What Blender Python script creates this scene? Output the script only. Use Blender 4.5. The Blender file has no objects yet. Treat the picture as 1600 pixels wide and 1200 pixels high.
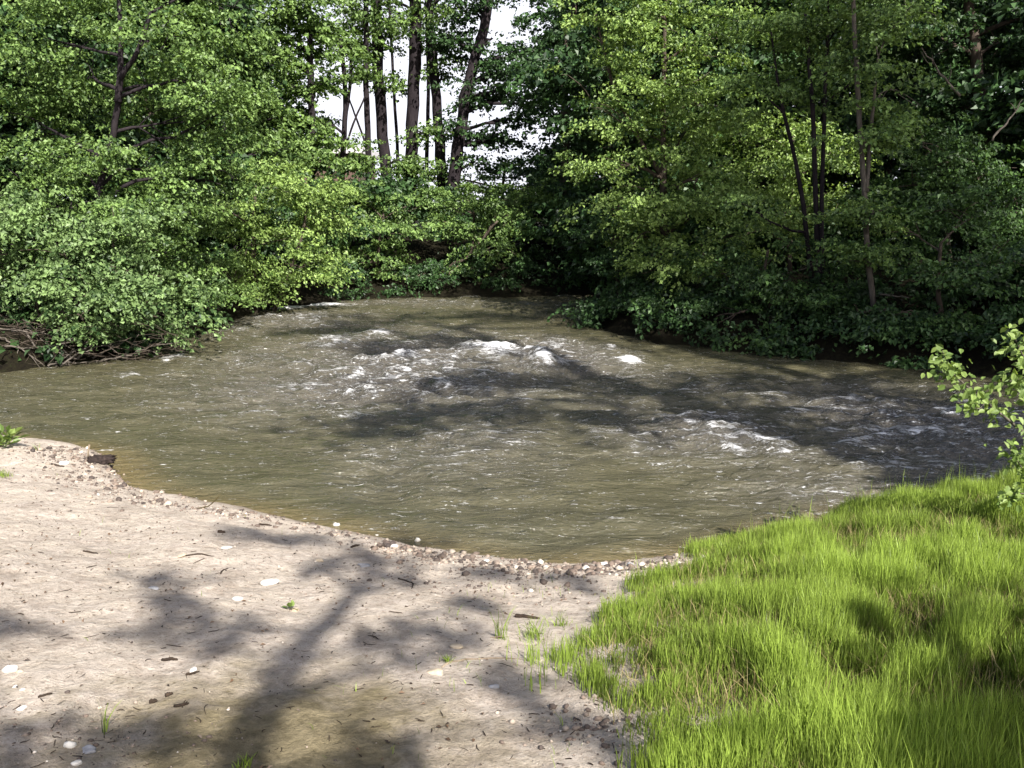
import bpy, math, random
import numpy as np
from mathutils import Vector, Matrix

S = bpy.context.scene
# ---------------------------------------------------------------- camera, sky, sun, exposure
CAM_H = 3.0
F = 1400.0                       # focal length in pixels of the 1600 px wide photograph
HOR = 320.0                      # row of the horizon
PITCH = math.atan((600 - HOR) / F)
cam_d = bpy.data.cameras.new('camera')
cam = bpy.data.objects.new('camera', cam_d)
S.collection.objects.link(cam)
cam.location = (0, 0, CAM_H)
cam.rotation_euler = (math.pi / 2 - PITCH, 0, 0)
cam_d.sensor_width = 36
cam_d.lens = F / 1600 * 36
cam_d.clip_start = 0.05
cam_d.clip_end = 2000
S.camera = cam

SUN_EL = math.radians(43)
SUN_ROT = math.radians(154)      # behind the camera, a little to the right
SUN = np.array([math.sin(SUN_ROT) * math.cos(SUN_EL), math.cos(SUN_ROT) * math.cos(SUN_EL), math.sin(SUN_EL)])
world = bpy.data.worlds.new('World')
S.world = world
world.use_nodes = True
wn = world.node_tree
sky = wn.nodes.new('ShaderNodeTexSky')
sky.sky_type = 'NISHITA'
sky.sun_disc = False
sky.sun_elevation = SUN_EL
sky.sun_rotation = SUN_ROT
sky.air_density = 1.0
sky.dust_density = 4.0
sky.ozone_density = 3.0
# added broken cloud that whitens the low sky to look overexposed
tc = wn.nodes.new('ShaderNodeTexCoord'); sx = wn.nodes.new('ShaderNodeSeparateXYZ'); wn.links.new(tc.outputs['Generated'], sx.inputs[0])
cn = wn.nodes.new('ShaderNodeTexNoise'); cn.inputs['Scale'].default_value = 3.0; cn.inputs['Detail'].default_value = 6
mp = wn.nodes.new('ShaderNodeMapping'); mp.inputs['Scale'].default_value = (1, 1, 2.5)
wn.links.new(tc.outputs['Generated'], mp.inputs[0]); wn.links.new(mp.outputs[0], cn.inputs['Vector'])
mr = wn.nodes.new('ShaderNodeMapRange'); mr.inputs[1].default_value = 0.36; mr.inputs[2].default_value = 0.10
wn.links.new(sx.outputs[2], mr.inputs[0])
ad = wn.nodes.new('ShaderNodeMath'); ad.operation = 'ADD'; wn.links.new(mr.outputs[0], ad.inputs[0]); wn.links.new(cn.outputs[0], ad.inputs[1])
cr_ = wn.nodes.new('ShaderNodeMapRange'); cr_.inputs[1].default_value = 0.75; cr_.inputs[2].default_value = 1.25
wn.links.new(ad.outputs[0], cr_.inputs[0])
mx = wn.nodes.new('ShaderNodeMix'); mx.data_type = 'RGBA'; mx.inputs[7].default_value = (6.6, 6.7, 7.4, 1)
wn.links.new(cr_.outputs[0], mx.inputs[0]); wn.links.new(sky.outputs[0], mx.inputs[6])
wn.links.new(mx.outputs[2], wn.nodes['Background'].inputs[0])
wn.nodes['Background'].inputs[1].default_value = 0.075
sun_d = bpy.data.lights.new('sun', 'SUN')
sun_d.energy = 5.0
sun_d.angle = math.radians(0.53)
sun_d.color = (1.0, 0.955, 0.89)
sun = bpy.data.objects.new('sun', sun_d)
S.collection.objects.link(sun)
sun.rotation_euler = Vector(SUN).to_track_quat('Z', 'Y').to_euler()
S.view_settings.view_transform = 'Standard'
S.view_settings.look = 'None'
S.view_settings.gamma = 1
S.view_settings.exposure = 1.3
S.cycles.max_bounces = 6
S.cycles.diffuse_bounces = 3
S.cycles.glossy_bounces = 3
S.cycles.transmission_bounces = 3
S.cycles.caustics_reflective = False
S.cycles.caustics_refractive = False

# ---------------------------------------------------------------- helpers
cp, sp = math.cos(PITCH), math.sin(PITCH)
def ray(px, py):
    a, b = px - 800.0, 600.0 - py
    return np.array([a, F * cp + b * sp, -F * sp + b * cp])
def onz(px, py, z=0.0):
    d = ray(px, py)
    t = (z - CAM_H) / d[2]
    return np.array([0, 0, CAM_H]) + d * t
def at(px, py, Y):
    d = ray(px, py)
    return np.array([0, 0, CAM_H]) + d * (Y / d[1])

def hash2(ix, iy, seed):
    h = (ix.astype(np.int64) * 374761393 + iy.astype(np.int64) * 668265263 + seed * 1442695041) & 0xffffffff
    h = ((h ^ (h >> 13)) * 1274126177) & 0xffffffff
    h = (h ^ (h >> 16)) & 0xffffffff
    return h / 4294967295.0
def vnoise(x, y, seed=0):
    x = np.asarray(x, float); y = np.asarray(y, float)
    ix, iy = np.floor(x), np.floor(y)
    fx, fy = x - ix, y - iy
    fx = fx ** 3 * (fx * (fx * 6 - 15) + 10); fy = fy ** 3 * (fy * (fy * 6 - 15) + 10)
    a = hash2(ix, iy, seed); b = hash2(ix + 1, iy, seed)
    c = hash2(ix, iy + 1, seed); d = hash2(ix + 1, iy + 1, seed)
    return (a + (b - a) * fx) * (1 - fy) + (c + (d - c) * fx) * fy
def fbm(x, y, seed=0, oct=4, gain=0.5):
    s = 0; a = 1; t = 0
    for i in range(oct):
        s = s + a * vnoise(x * 2 ** i + i * 17.3, y * 2 ** i - i * 9.1, seed + i); t += a; a *= gain
    return s / t
def ss(a, b, x):
    t = np.clip((np.asarray(x, float) - a) / (b - a), 0, 1)
    return t * t * (3 - 2 * t)

def link(o, parent=None):
    S.collection.objects.link(o)
    if parent is not None:
        o.parent = parent
    return o
def tag(o, label=None, cat=None, group=None, kind=None):
    if label: o['label'] = label
    if cat: o['category'] = cat
    if group: o['group'] = group
    if kind: o['kind'] = kind
    return o
def empty(name, loc, rz=0.0):
    o = bpy.data.objects.new(name, None)
    o.location = loc; o.rotation_euler = (0, 0, rz)
    o.empty_display_size = 0.2
    return link(o)
def mesh(name, V, faces, mat, parent=None, attrs=None, smooth=True, n=4, loc=None):
    """faces: (N,k) int array, all of k corners, or a list of such arrays"""
    if not isinstance(faces, list): faces = [faces]
    faces = [np.asarray(f, np.int32) for f in faces if len(f)]
    V = np.asarray(V, np.float32)
    if loc is not None: V = V - np.asarray(loc, np.float32)
    me = bpy.data.meshes.new(name)
    me.vertices.add(len(V)); me.vertices.foreach_set('co', V.ravel())
    idx = np.concatenate([f.ravel() for f in faces])
    tot = np.concatenate([np.full(len(f), f.shape[1], np.int32) for f in faces])
    st = np.concatenate([[0], np.cumsum(tot)[:-1]]).astype(np.int32)
    me.loops.add(len(idx)); me.loops.foreach_set('vertex_index', idx)
    me.polygons.add(len(tot)); me.polygons.foreach_set('loop_start', st)
    me.polygons.foreach_set('use_smooth', np.full(len(tot), smooth))
    me.update(calc_edges=True)
    for k, v in (attrs or {}).items():
        v = np.asarray(v, np.float32)
        a = me.attributes.new(k, 'FLOAT', 'POINT')
        a.data.foreach_set('value', v.ravel())
    me.materials.append(mat)
    o = bpy.data.objects.new(name, me)
    if loc is not None: o.location = [float(c) for c in loc]
    return link(o, parent)

# ---------------------------------------------------------------- materials
def newmat(name):
    m = bpy.data.materials.new(name); m.use_nodes = True
    nt = m.node_tree; nt.nodes.clear()
    out = nt.nodes.new('ShaderNodeOutputMaterial')
    return m, nt, out
def N(nt, t, **kw):
    n = nt.nodes.new(t)
    for k, v in kw.items():
        if k.startswith('i_'):
            key = k[2:]
            key = int(key) if key.isdigit() else key.replace('_', ' ')
            n.inputs[key].default_value = v
        else: setattr(n, k, v)
    return n
def ramp(nt, fac, stops, interp='LINEAR'):
    r = nt.nodes.new('ShaderNodeValToRGB'); r.color_ramp.interpolation = interp
    e = r.color_ramp.elements
    while len(e) < len(stops): e.new(0.5)
    for i, (p, c) in enumerate(stops):
        e[i].position = p
        e[i].color = (c, c, c, 1) if isinstance(c, (int, float)) else (*c, 1)
    nt.links.new(fac, r.inputs[0])
    return r.outputs[0]
def mix(nt, fac, a, b, mode='MIX'):
    m = nt.nodes.new('ShaderNodeMix'); m.data_type = 'RGBA'; m.blend_type = mode
    for s, v in ((0, fac), (6, a), (7, b)):
        if isinstance(v, bpy.types.NodeSocket): nt.links.new(v, m.inputs[s])
        elif isinstance(v, (int, float)): m.inputs[s].default_value = v
        else: m.inputs[s].default_value = (*v, 1)
    return m.outputs[2]
def math_(nt, op, a, b=0.0, c=0.0, clamp=False):
    m = nt.nodes.new('ShaderNodeMath'); m.operation = op; m.use_clamp = clamp
    for i, v in enumerate((a, b, c)):
        if isinstance(v, bpy.types.NodeSocket): nt.links.new(v, m.inputs[i])
        else: m.inputs[i].default_value = v
    return m.outputs[0]
def noise(nt, scale, detail=4, rough=0.55, vec=None, dist=0.0):
    n = N(nt, 'ShaderNodeTexNoise', i_Scale=scale, i_Detail=detail, i_Roughness=rough, i_Distortion=dist)
    if vec is None:
        g = N(nt, 'ShaderNodeNewGeometry'); vec = g.outputs['Position']
    nt.links.new(vec, n.inputs['Vector'])
    return n.outputs[0]
def attr(nt, name):
    return N(nt, 'ShaderNodeAttribute', attribute_name=name).outputs['Fac']
def pos(nt, scale=(1, 1, 1), rot=(0, 0, 0)):
    g = N(nt, 'ShaderNodeNewGeometry'); m = N(nt, 'ShaderNodeMapping')
    m.inputs['Scale'].default_value = scale; m.inputs['Rotation'].default_value = rot
    nt.links.new(g.outputs['Position'], m.inputs['Vector'])
    return m.outputs[0]

def leaf_mat(name, dark, light, translucency=0.32, rough=0.5, spec=0.35, tint=(1.25, 1.25, 0.55)):
    m, nt, out = newmat(name)
    f = attr(nt, 'rnd')
    col = ramp(nt, f, [(0.0, dark), (0.75, light), (1.0, tuple(min(1, c * 1.25) for c in light))])
    b = N(nt, 'ShaderNodeBsdfPrincipled', i_Roughness=rough)
    b.inputs['Specular IOR Level'].default_value = spec
    nt.links.new(col, b.inputs['Base Color'])
    t = N(nt, 'ShaderNodeBsdfTranslucent')
    nt.links.new(mix(nt, 1.0, col, tint, 'MULTIPLY'), t.inputs[0])
    ms = N(nt, 'ShaderNodeMixShader'); ms.inputs[0].default_value = translucency
    nt.links.new(b.outputs[0], ms.inputs[1]); nt.links.new(t.outputs[0], ms.inputs[2])
    nt.links.new(ms.outputs[0], out.inputs[0])
    return m
def bark_mat(name, c1, c2, scale=9):
    m, nt, out = newmat(name)
    b = N(nt, 'ShaderNodeBsdfPrincipled', i_Roughness=0.9)
    b.inputs['Specular IOR Level'].default_value = 0.15
    n = noise(nt, scale, 6, 0.65, pos(nt, (1, 1, 0.25)), 0.6)
    nt.links.new(ramp(nt, n, [(0.3, c1), (0.7, c2)]), b.inputs['Base Color'])
    bp = N(nt, 'ShaderNodeBump', i_Strength=0.8, i_Distance=0.03)
    nt.links.new(n, bp.inputs['Height']); nt.links.new(bp.outputs[0], b.inputs['Normal'])
    nt.links.new(b.outputs[0], out.inputs[0])
    return m
def simple_noise_mat(name, c1, c2, scale=20, rough=0.85, bump=0.5, spec=0.3, dist=0.01):
    m, nt, out = newmat(name)
    b = N(nt, 'ShaderNodeBsdfPrincipled', i_Roughness=rough)
    b.inputs['Specular IOR Level'].default_value = spec
    n = noise(nt, scale, 6, 0.65)
    nt.links.new(ramp(nt, n, [(0.3, c1), (0.7, c2)]), b.inputs['Base Color'])
    bp = N(nt, 'ShaderNodeBump', i_Strength=bump, i_Distance=dist)
    nt.links.new(n, bp.inputs['Height']); nt.links.new(bp.outputs[0], b.inputs['Normal'])
    nt.links.new(b.outputs[0], out.inputs[0])
    return m

M = {}
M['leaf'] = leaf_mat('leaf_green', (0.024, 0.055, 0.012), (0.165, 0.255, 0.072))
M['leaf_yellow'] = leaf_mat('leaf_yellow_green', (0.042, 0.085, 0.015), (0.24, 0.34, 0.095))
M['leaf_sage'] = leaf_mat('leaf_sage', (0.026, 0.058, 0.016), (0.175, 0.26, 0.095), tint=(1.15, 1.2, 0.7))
M['leaf_shade'] = leaf_mat('leaf_shade', (0.012, 0.030, 0.009), (0.075, 0.14, 0.038), 0.25)  # leaf green darkened to carry the shade of the right bank bushes
M['leaf_dark'] = leaf_mat('leaf_dark', (0.008, 0.022, 0.007), (0.042, 0.088, 0.026), 0.2)  # dark green leaves, lowered further for shaded interiors and backlit crowns
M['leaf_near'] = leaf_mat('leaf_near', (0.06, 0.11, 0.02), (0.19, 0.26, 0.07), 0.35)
M['grass'] = leaf_mat('grass', (0.055, 0.078, 0.014), (0.245, 0.335, 0.058), 0.36, 0.45, 0.3)
M['straw'] = leaf_mat('dry_grass', (0.09, 0.07, 0.03), (0.24, 0.20, 0.09), 0.2, 0.6, 0.2)
M['bark'] = bark_mat('bark', (0.035, 0.026, 0.020), (0.10, 0.08, 0.062))
M['bark_grey'] = bark_mat('bark_grey', (0.05, 0.043, 0.036), (0.14, 0.12, 0.10), 14)
M['bark_shaded'] = bark_mat('bark_shaded', (0.008, 0.006, 0.008), (0.028, 0.022, 0.024), 6)  # crown shade and backlit silhouette put into the bark colour
M['deadwood'] = bark_mat('deadwood', (0.12, 0.09, 0.06), (0.32, 0.26, 0.19), 22)
M['chip'] = bark_mat('wet_wood', (0.018, 0.013, 0.010), (0.06, 0.042, 0.03), 40)

# ---------------------------------------------------------------- terrain
near_shore = [(-60, 8), (-20, 9.6), (-10, 11.2)] + [tuple(onz(x, y)[:2]) for x, y in
    [(0, 694), (60, 700), (120, 706), (165, 722), (185, 748), (215, 778), (250, 786), (330, 800), (400, 812), (470, 830), (530, 843),
     (600, 858), (650, 869), (720, 883), (800, 893), (860, 899), (930, 898), (1010, 892), (1090, 880), (1200, 852), (1300, 826), (1400, 802), (1500, 782), (1600, 764)]] + \
    [(8.2, 9.6), (12, 8.6), (20, 7.5), (60, 6.5)]
right_far = [(60, 12), (20, 12.6), (12, 13.4)] + [tuple(onz(x, y)[:2]) for x, y in
    [(1600, 600), (1500, 583), (1400, 573), (1300, 562), (1200, 552), (1100, 542), (1020, 533), (960, 521), (915, 502), (905, 488)]] + \
    [(1.95, 26.2), (3.2, 27.1), (6, 27.6), (10, 28), (20, 29.5), (60, 32), (60, 37), (20, 34), (8, 32)]
far_left = [tuple(onz(x, y)[:2]) for x, y in
    [(1000, 457), (930, 458), (840, 460), (760, 461), (700, 463), (640, 465), (570, 468), (500, 472), (430, 478), (385, 492), (360, 506), (300, 528), (230, 548), (150, 562), (70, 573), (0, 584)]] + \
    [(-12.5, 15.2), (-20, 14.6), (-60, 14)]
RIV = np.array(near_shore + right_far + far_left)
A_ = RIV; B_ = np.roll(RIV, -1, 0)
def sdist(x, y):
    """distance to the shoreline, positive on land"""
    x = np.asarray(x, float); y = np.asarray(y, float)
    best = np.full(x.shape, 1e9); inside = np.zeros(x.shape, bool)
    for (ax, ay), (bx, by) in zip(A_, B_):
        if abs(ax) == 60 and abs(bx) == 60 and ax == bx: pass
        else:
            dx, dy = bx - ax, by - ay
            t = np.clip(((x - ax) * dx + (y - ay) * dy) / (dx * dx + dy * dy), 0, 1)
            best = np.minimum(best, (x - ax - t * dx) ** 2 + (y - ay - t * dy) ** 2)
        cond = ((ay > y) != (by > y))
        with np.errstate(divide='ignore', invalid='ignore'):
            xi = (bx - ax) * (y - ay) / (by - ay) + ax
        inside ^= cond & (x < xi)
    d = np.sqrt(best)
    return np.where(inside, -d, d)
# the grassy mound at the right: its outline on the sand
GR = np.array([onz(x, y, z)[:2] for x, y, z in
    [(1075, 868, .15), (1010, 890, .3), (930, 935, .5), (850, 985, .75), (835, 1010, .8), (880, 1060, .9), (950, 1120, 1.0), (985, 1200, 1.05), (1000, 1400, 1.2)]] + [(3.5, 0.5), (9, 0.5), (9, 9.4)] + [onz(1600, 760)[:2], onz(1400, 800)[:2], onz(1200, 850)[:2]])
def poly_sd(P, x, y):
    x = np.asarray(x, float); y = np.asarray(y, float)
    best = np.full(x.shape, 1e9); inside = np.zeros(x.shape, bool)
    for (ax, ay), (bx, by) in zip(P, np.roll(P, -1, 0)):
        dx, dy = bx - ax, by - ay
        t = np.clip(((x - ax) * dx + (y - ay) * dy) / (dx * dx + dy * dy), 0, 1)
        best = np.minimum(best, (x - ax - t * dx) ** 2 + (y - ay - t * dy) ** 2)
        cond = ((ay > y) != (by > y))
        with np.errstate(divide='ignore', invalid='ignore'):
            xi = (bx - ax) * (y - ay) / (by - ay) + ax
        inside ^= cond & (x < xi)
    return np.where(inside, np.sqrt(best), -np.sqrt(best))      # positive inside
def near_side(x, y): return y < 12.9 - 2.2 * ss(6, 12, x)
def ground_z(x, y):
    x = np.asarray(x, float); y = np.asarray(y, float)
    d = sdist(x, y) + 0.10 * (fbm(x * 2.2, y * 2.2, 5, 3) - 0.5) * ss(40, 14, np.hypot(x, y))
    near = near_side(x, y)
    zn = 0.10 * ss(-0.02, 0.12, d) + 0.165 * np.maximum(d - 0.05, 0)
    zn = 1.42 * (1 - np.exp(-zn / 1.0)) * 1.08
    zn = zn + 0.12 * ss(0, 1.2, poly_sd(GR, x, y))
    zn = zn + (0.07 * (fbm(x * 0.9, y * 0.9, 11, 3) - 0.5) + 0.05 * (fbm(x * 2.7, y * 2.7, 12, 3) - 0.5)) * ss(0.1, 1.0, d)
    zn = zn + 0.045 * (fbm(x * 6, y * 6, 21, 4, 0.6) - 0.5) * ss(0.0, 0.3, d)
    zf = 0.42 * ss(0.0, 0.5, d) + 0.22 * np.minimum(np.maximum(d, 0), 6) + 0.35 * (fbm(x * 0.5, y * 0.5, 31, 4) - 0.5) * ss(0.2, 1.5, d)
    zw = -0.04 + np.maximum(d, -3) * 0.22
    return np.where(d > 0, np.where(near, zn, zf), zw)
def gz(x, y): return float(ground_z(np.array([x]), np.array([y]))[0])
def on_ground(px, py):
    """where the view ray through a photograph pixel meets the ground"""
    d = ray(px, py); d = d / np.linalg.norm(d)
    ts = np.linspace(1.5, 60, 3000)
    X, Y, Z = d[0] * ts, d[1] * ts, CAM_H + d[2] * ts
    k = np.argmax(Z <= np.maximum(ground_z(X, Y), 0.0))
    return np.array([X[k], Y[k], max(gz(X[k], Y[k]), 0)])

def spaced(a, b, lo, hi, fine, coarse_growth=1.18):
    mid = np.arange(lo, hi + 1e-6, fine)
    def grow(start, end, sgn):
        r = []; s = fine; p = start
        while (p < end) if sgn > 0 else (p > end):
            s = min(s * coarse_growth, 12); p += sgn * s; r.append(p)
        return r
    return np.array(grow(lo, a, -1)[::-1] + list(mid) + grow(hi, b, 1))
def grid(xs, ys):
    X, Y = np.meshgrid(xs, ys)
    nx, ny = len(xs), len(ys)
    i = np.arange(nx * ny).reshape(ny, nx)
    f = np.stack([i[:-1, :-1], i[:-1, 1:], i[1:, 1:], i[1:, :-1]], -1).reshape(-1, 4)
    return X.ravel(), Y.ravel(), f

def ground_mat():
    m, nt, out = newmat('river_bank_ground')
    b = N(nt, 'ShaderNodeBsdfPrincipled')
    b.inputs['Specular IOR Level'].default_value = 0.08
    n1 = noise(nt, 0.9, 5, 0.6); n2 = noise(nt, 14, 8, 0.72); n3 = noise(nt, 95, 4, 0.7); n4 = noise(nt, 4.0, 6, 0.65)
    sand = ramp(nt, n2, [(0.28, (0.27, 0.22, 0.175)), (0.5, (0.465, 0.40, 0.34)), (0.72, (0.59, 0.52, 0.455))])
    sand = mix(nt, ramp(nt, n4, [(0.35, 0.0), (0.7, 0.55)]), sand, (0.52, 0.45, 0.36))
    n5 = noise(nt, 2.2, 7, 0.7, None, 0.8)
    sand = mix(nt, ramp(nt, n5, [(0.50, 0.0), (0.66, 0.6)]), sand, (0.25, 0.205, 0.165))
    n6 = noise(nt, 38, 5, 0.7)
    sand = mix(nt, ramp(nt, n6, [(0.56, 0.0), (0.68, 0.7)]), sand, (0.20, 0.16, 0.125))
    grit = ramp(nt, n3, [(0.30, 0.45), (0.42, 1.0), (0.66, 1.0), (0.75, 1.35)])
    sand = mix(nt, 1.0, sand, grit, 'MULTIPLY')
    # scattered dark litter flecks
    v = N(nt, 'ShaderNodeTexVoronoi', i_Scale=16.0); nt.links.new(pos(nt, (1, 1.3, 1)), v.inputs['Vector'])
    fl = math_(nt, 'MULTIPLY', ramp(nt, v.outputs['Distance'], [(0.10, 1.0), (0.20, 0.0)]), ramp(nt, n4, [(0.42, 0.1), (0.58, 0.9)]))
    sand = mix(nt, fl, sand, (0.10, 0.075, 0.05))
    mud = ramp(nt, n2, [(0.3, (0.115, 0.095, 0.055)), (0.7, (0.30, 0.25, 0.155))])
    wet = math_(nt, 'ADD', attr(nt, 'wet'), math_(nt, 'MULTIPLY', math_(nt, 'SUBTRACT', n4, 0.5), 1.4))
    wetf = ramp(nt, wet, [(0.28, 0.0), (1.0, 1.0)])
    col = mix(nt, wetf, sand, mud)
    shore = ramp(nt, attr(nt, 'shore'), [(0.0, 1.0), (1.0, 0.0)])
    col = mix(nt, math_(nt, 'MULTIPLY', shore, ramp(nt, n2, [(0.35, 0.3), (0.6, 0.9)])), col, (0.13, 0.10, 0.07))
    soil = ramp(nt, n2, [(0.3, (0.010, 0.007, 0.004)), (0.7, (0.032, 0.024, 0.014))])  # soil tone lowered to make bank recesses and grass gaps look dark
    col = mix(nt, ramp(nt, attr(nt, 'soil'), [(0.3, 0.0), (0.6, 1.0)]), col, soil)
    far = ramp(nt, n2, [(0.35, (0.005, 0.004, 0.003)), (0.55, (0.013, 0.011, 0.006)), (0.7, (0.018, 0.026, 0.008))])  # far soil blackened to carry the shade under the bank bushes
    col = mix(nt, ramp(nt, attr(nt, 'soil'), [(0.9, 0.0), (0.99, 1.0)]), col, far)
    nt.links.new(col, b.inputs['Base Color'])
    nt.links.new(ramp(nt, wetf, [(0, 0.92), (1, 0.7)]), b.inputs['Roughness'])
    h = math_(nt, 'ADD', math_(nt, 'MULTIPLY', n2, 1.0), math_(nt, 'MULTIPLY', n3, 0.22))
    bp = N(nt, 'ShaderNodeBump', i_Strength=1.0, i_Distance=0.055)
    nt.links.new(h, bp.inputs['Height']); nt.links.new(bp.outputs[0], b.inputs['Normal'])
    nt.links.new(b.outputs[0], out.inputs[0])
    return m
xs = spaced(-600, 600, -7.5, 6.5, 0.035); ys = spaced(-300, 900, 1.8, 11.9, 0.035)
gx, gy, gf = grid(xs, ys)
gzv = ground_z(gx, gy)
w1 = onz(430, 1090, 0.95); w2 = onz(150, 1060, 0.9)
wet = 0.95 * np.exp(-(((gx - w1[0]) / 0.9) ** 2 + ((gy - w1[1]) / 0.8) ** 2)) + 0.22 * ss(5.0, 2.8, gy)
sd_ = sdist(gx, gy)
soil = np.where(near_side(gx, gy), ss(-0.1, 0.6, poly_sd(GR, gx, gy) + 0.7 * (fbm(gx * 2.5, gy * 2.5, 41, 3) - 0.5)), 1.0)
soil = np.maximum(soil, ss(-0.5, -2.0, gy))
soil = np.maximum(soil, ss(-7.2, -9.5, gx))
soil = np.where(near_side(gx, gy), soil * (.42 + .3 * ss(.3, 1.2, poly_sd(GR, gx, gy))), soil)
ground = mesh('ground', np.stack([gx, gy, gzv], 1), gf, ground_mat(), attrs={'wet': wet, 'shore': ss(0.03, 0.14 + .45 * fbm(gx * 3, gy * 3, 95, 3) ** 2, sd_), 'soil': soil})
tag(ground, 'pale sandy river bank and wooded soil beyond with bank shade in its colour', kind='structure')

# ---------------------------------------------------------------- river
def water_mat():
    m, nt, out = newmat('river_water')
    b = N(nt, 'ShaderNodeBsdfPrincipled', i_IOR=1.33)
    b.inputs['Specular IOR Level'].default_value = 0.8
    rough = attr(nt, 'rapid')
    st1 = noise(nt, 1.6, 6, 0.6, pos(nt, (0.55, 1.5, 1), (0, 0, math.radians(-8))), 0.8)
    col = ramp(nt, st1, [(0.3, (0.037, 0.036, 0.015)), (0.7, (0.082, 0.075, 0.038))])
    col = mix(nt, math_(nt, 'MULTIPLY', rough, 0.9), col, (0.088, 0.079, 0.072))
    col = mix(nt, ramp(nt, attr(nt, 'shallow'), [(0, 0.0), (1, 0.55)]), col, (0.17, 0.125, 0.055))
    # foam: white streaks broken up by fine noise where the mesh says the water breaks
    f1 = noise(nt, 9.0, 8, 0.74, pos(nt, (0.34, 1.9, 1), (0, 0, math.radians(-10))), 0.9)
    f2 = noise(nt, 42, 4, 0.7, pos(nt, (0.7, 1.3, 1)), 0.4)
    s = math_(nt, 'ADD', math_(nt, 'MULTIPLY', f1, 0.72), math_(nt, 'MULTIPLY', f2, 0.28))
    s = math_(nt, 'ADD', s, math_(nt, 'MULTIPLY', attr(nt, 'foam'), 0.29))
    foam = ramp(nt, s, [(0.63, 0.0), (0.73, 0.95)])
    g1 = noise(nt, 15, 5, 0.75, pos(nt, (0.38, 1.8, 1), (0, 0, math.radians(-10))), 1.2)
    fl = math_(nt, 'ADD', g1, math_(nt, 'MULTIPLY', rough, 0.13))
    foam = math_(nt, 'MAXIMUM', foam, ramp(nt, fl, [(0.652, 0.0), (0.708, 0.9)]))
    froth = mix(nt, foam, col, (0.80, 0.80, 0.80))
    nt.links.new(froth, b.inputs['Base Color'])
    nt.links.new(ramp(nt, foam, [(0, 0.10), (1, 0.75)]), b.inputs['Roughness'])
    w1 = noise(nt, 3.2, 5, 0.6, pos(nt, (0.6, 1.5, 1), (0, 0, math.radians(-9))), 0.7)
    w2 = noise(nt, 13, 4, 0.62, pos(nt, (0.65, 1.4, 1), (0, 0, math.radians(7))), 0.6)
    w3 = noise(nt, 34, 3, 0.6, pos(nt, (0.7, 1.3, 1)), 0.5)
    h = math_(nt, 'ADD', w1, math_(nt, 'MULTIPLY', w2, 0.42))
    h = math_(nt, 'ADD', h, math_(nt, 'MULTIPLY', math_(nt, 'MULTIPLY', w3, rough), 0.16))
    h = math_(nt, 'ADD', h, math_(nt, 'MULTIPLY', foam, 0.15))
    st = math_(nt, 'ADD', 0.55, math_(nt, 'MULTIPLY', rough, 0.9))
    bp = N(nt, 'ShaderNodeBump', i_Distance=0.12)
    nt.links.new(st, bp.inputs['Strength'])
    nt.links.new(h, bp.inputs['Height']); nt.links.new(bp.outputs[0], b.inputs['Normal'])
    nt.links.new(b.outputs[0], out.inputs[0])
    return m
wx = spaced(-59.5, 59.5, -12, 10.5, 0.06); wy = spaced(4.5, 42, 6.6, 31.5, 0.06)
X, Y, wf = grid(wx, wy)
def pblob(px, py, rx, ry, ang=0.0):
    """a soft patch of the water around the place seen at a photograph pixel"""
    c = onz(px, py); e = onz(px + rx, py); n_ = onz(px, py - ry)
    a = abs(e[0] - c[0]); b_ = abs(n_[1] - c[1])
    dx = X - c[0]; dy = Y - c[1]
    if ang: dx, dy = dx * math.cos(ang) + dy * math.sin(ang), -dx * math.sin(ang) + dy * math.cos(ang)
    return np.exp(-((dx / a) ** 2 + (dy / b_) ** 2))
rapid = 0.22 + 0 * X
for p in [(620, 570, 330, 60, .9), (480, 505, 220, 25, .6), (850, 560, 160, 35, 1.0), (1130, 680, 260, 55, .75), (1450, 680, 260, 90, .95),
          (350, 590, 160, 40, .5), (1000, 600, 300, 50, .6), (700, 700, 300, 70, .55), (1300, 760, 300, 60, .55), (640, 475, 250, 8, .5)]:
    rapid = np.maximum(rapid, p[4] * pblob(*p[:4]))
rapid *= 0.62 + 0.5 * fbm(X * 0.5, Y * 0.5, 77, 3)
ca, sa = math.cos(-0.12), math.sin(-0.12)
Xr, Yr = X * ca - Y * sa, X * sa + Y * ca
wob = fbm(X * .35, Y * .35, 55, 3)
n_big = 1 - np.abs(2 * fbm(Xr * 0.42 + wob * 2, Yr * 1.05 + wob * 3, 61, 3) - 1)
n_mid = 1 - np.abs(2 * fbm(Xr * 1.3 + wob * 4, Yr * 2.9, 62, 3) - 1)
n_fin = fbm(Xr * 3.2, Yr * 6.5, 63, 3)
shoref = ss(0.0, 1.0, -sdist(X, Y))
amp = rapid * (0.25 + 0.75 * shoref)
Z = amp * (0.25 * (n_big ** 2 - 0.5) + 0.15 * (n_mid ** 2 - 0.5)) + (0.010 + 0.050 * amp) * (n_fin - 0.5) * 1.5 + 0.022 * (n_mid - .5) + 0.03 * (n_big - .5) * shoref
foam = rapid * (0.75 * ss(0.78, 1.0, n_mid) * ss(0.45, 0.95, n_big) + 0.28 * ss(.4, .95, n_mid)) * .92
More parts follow.
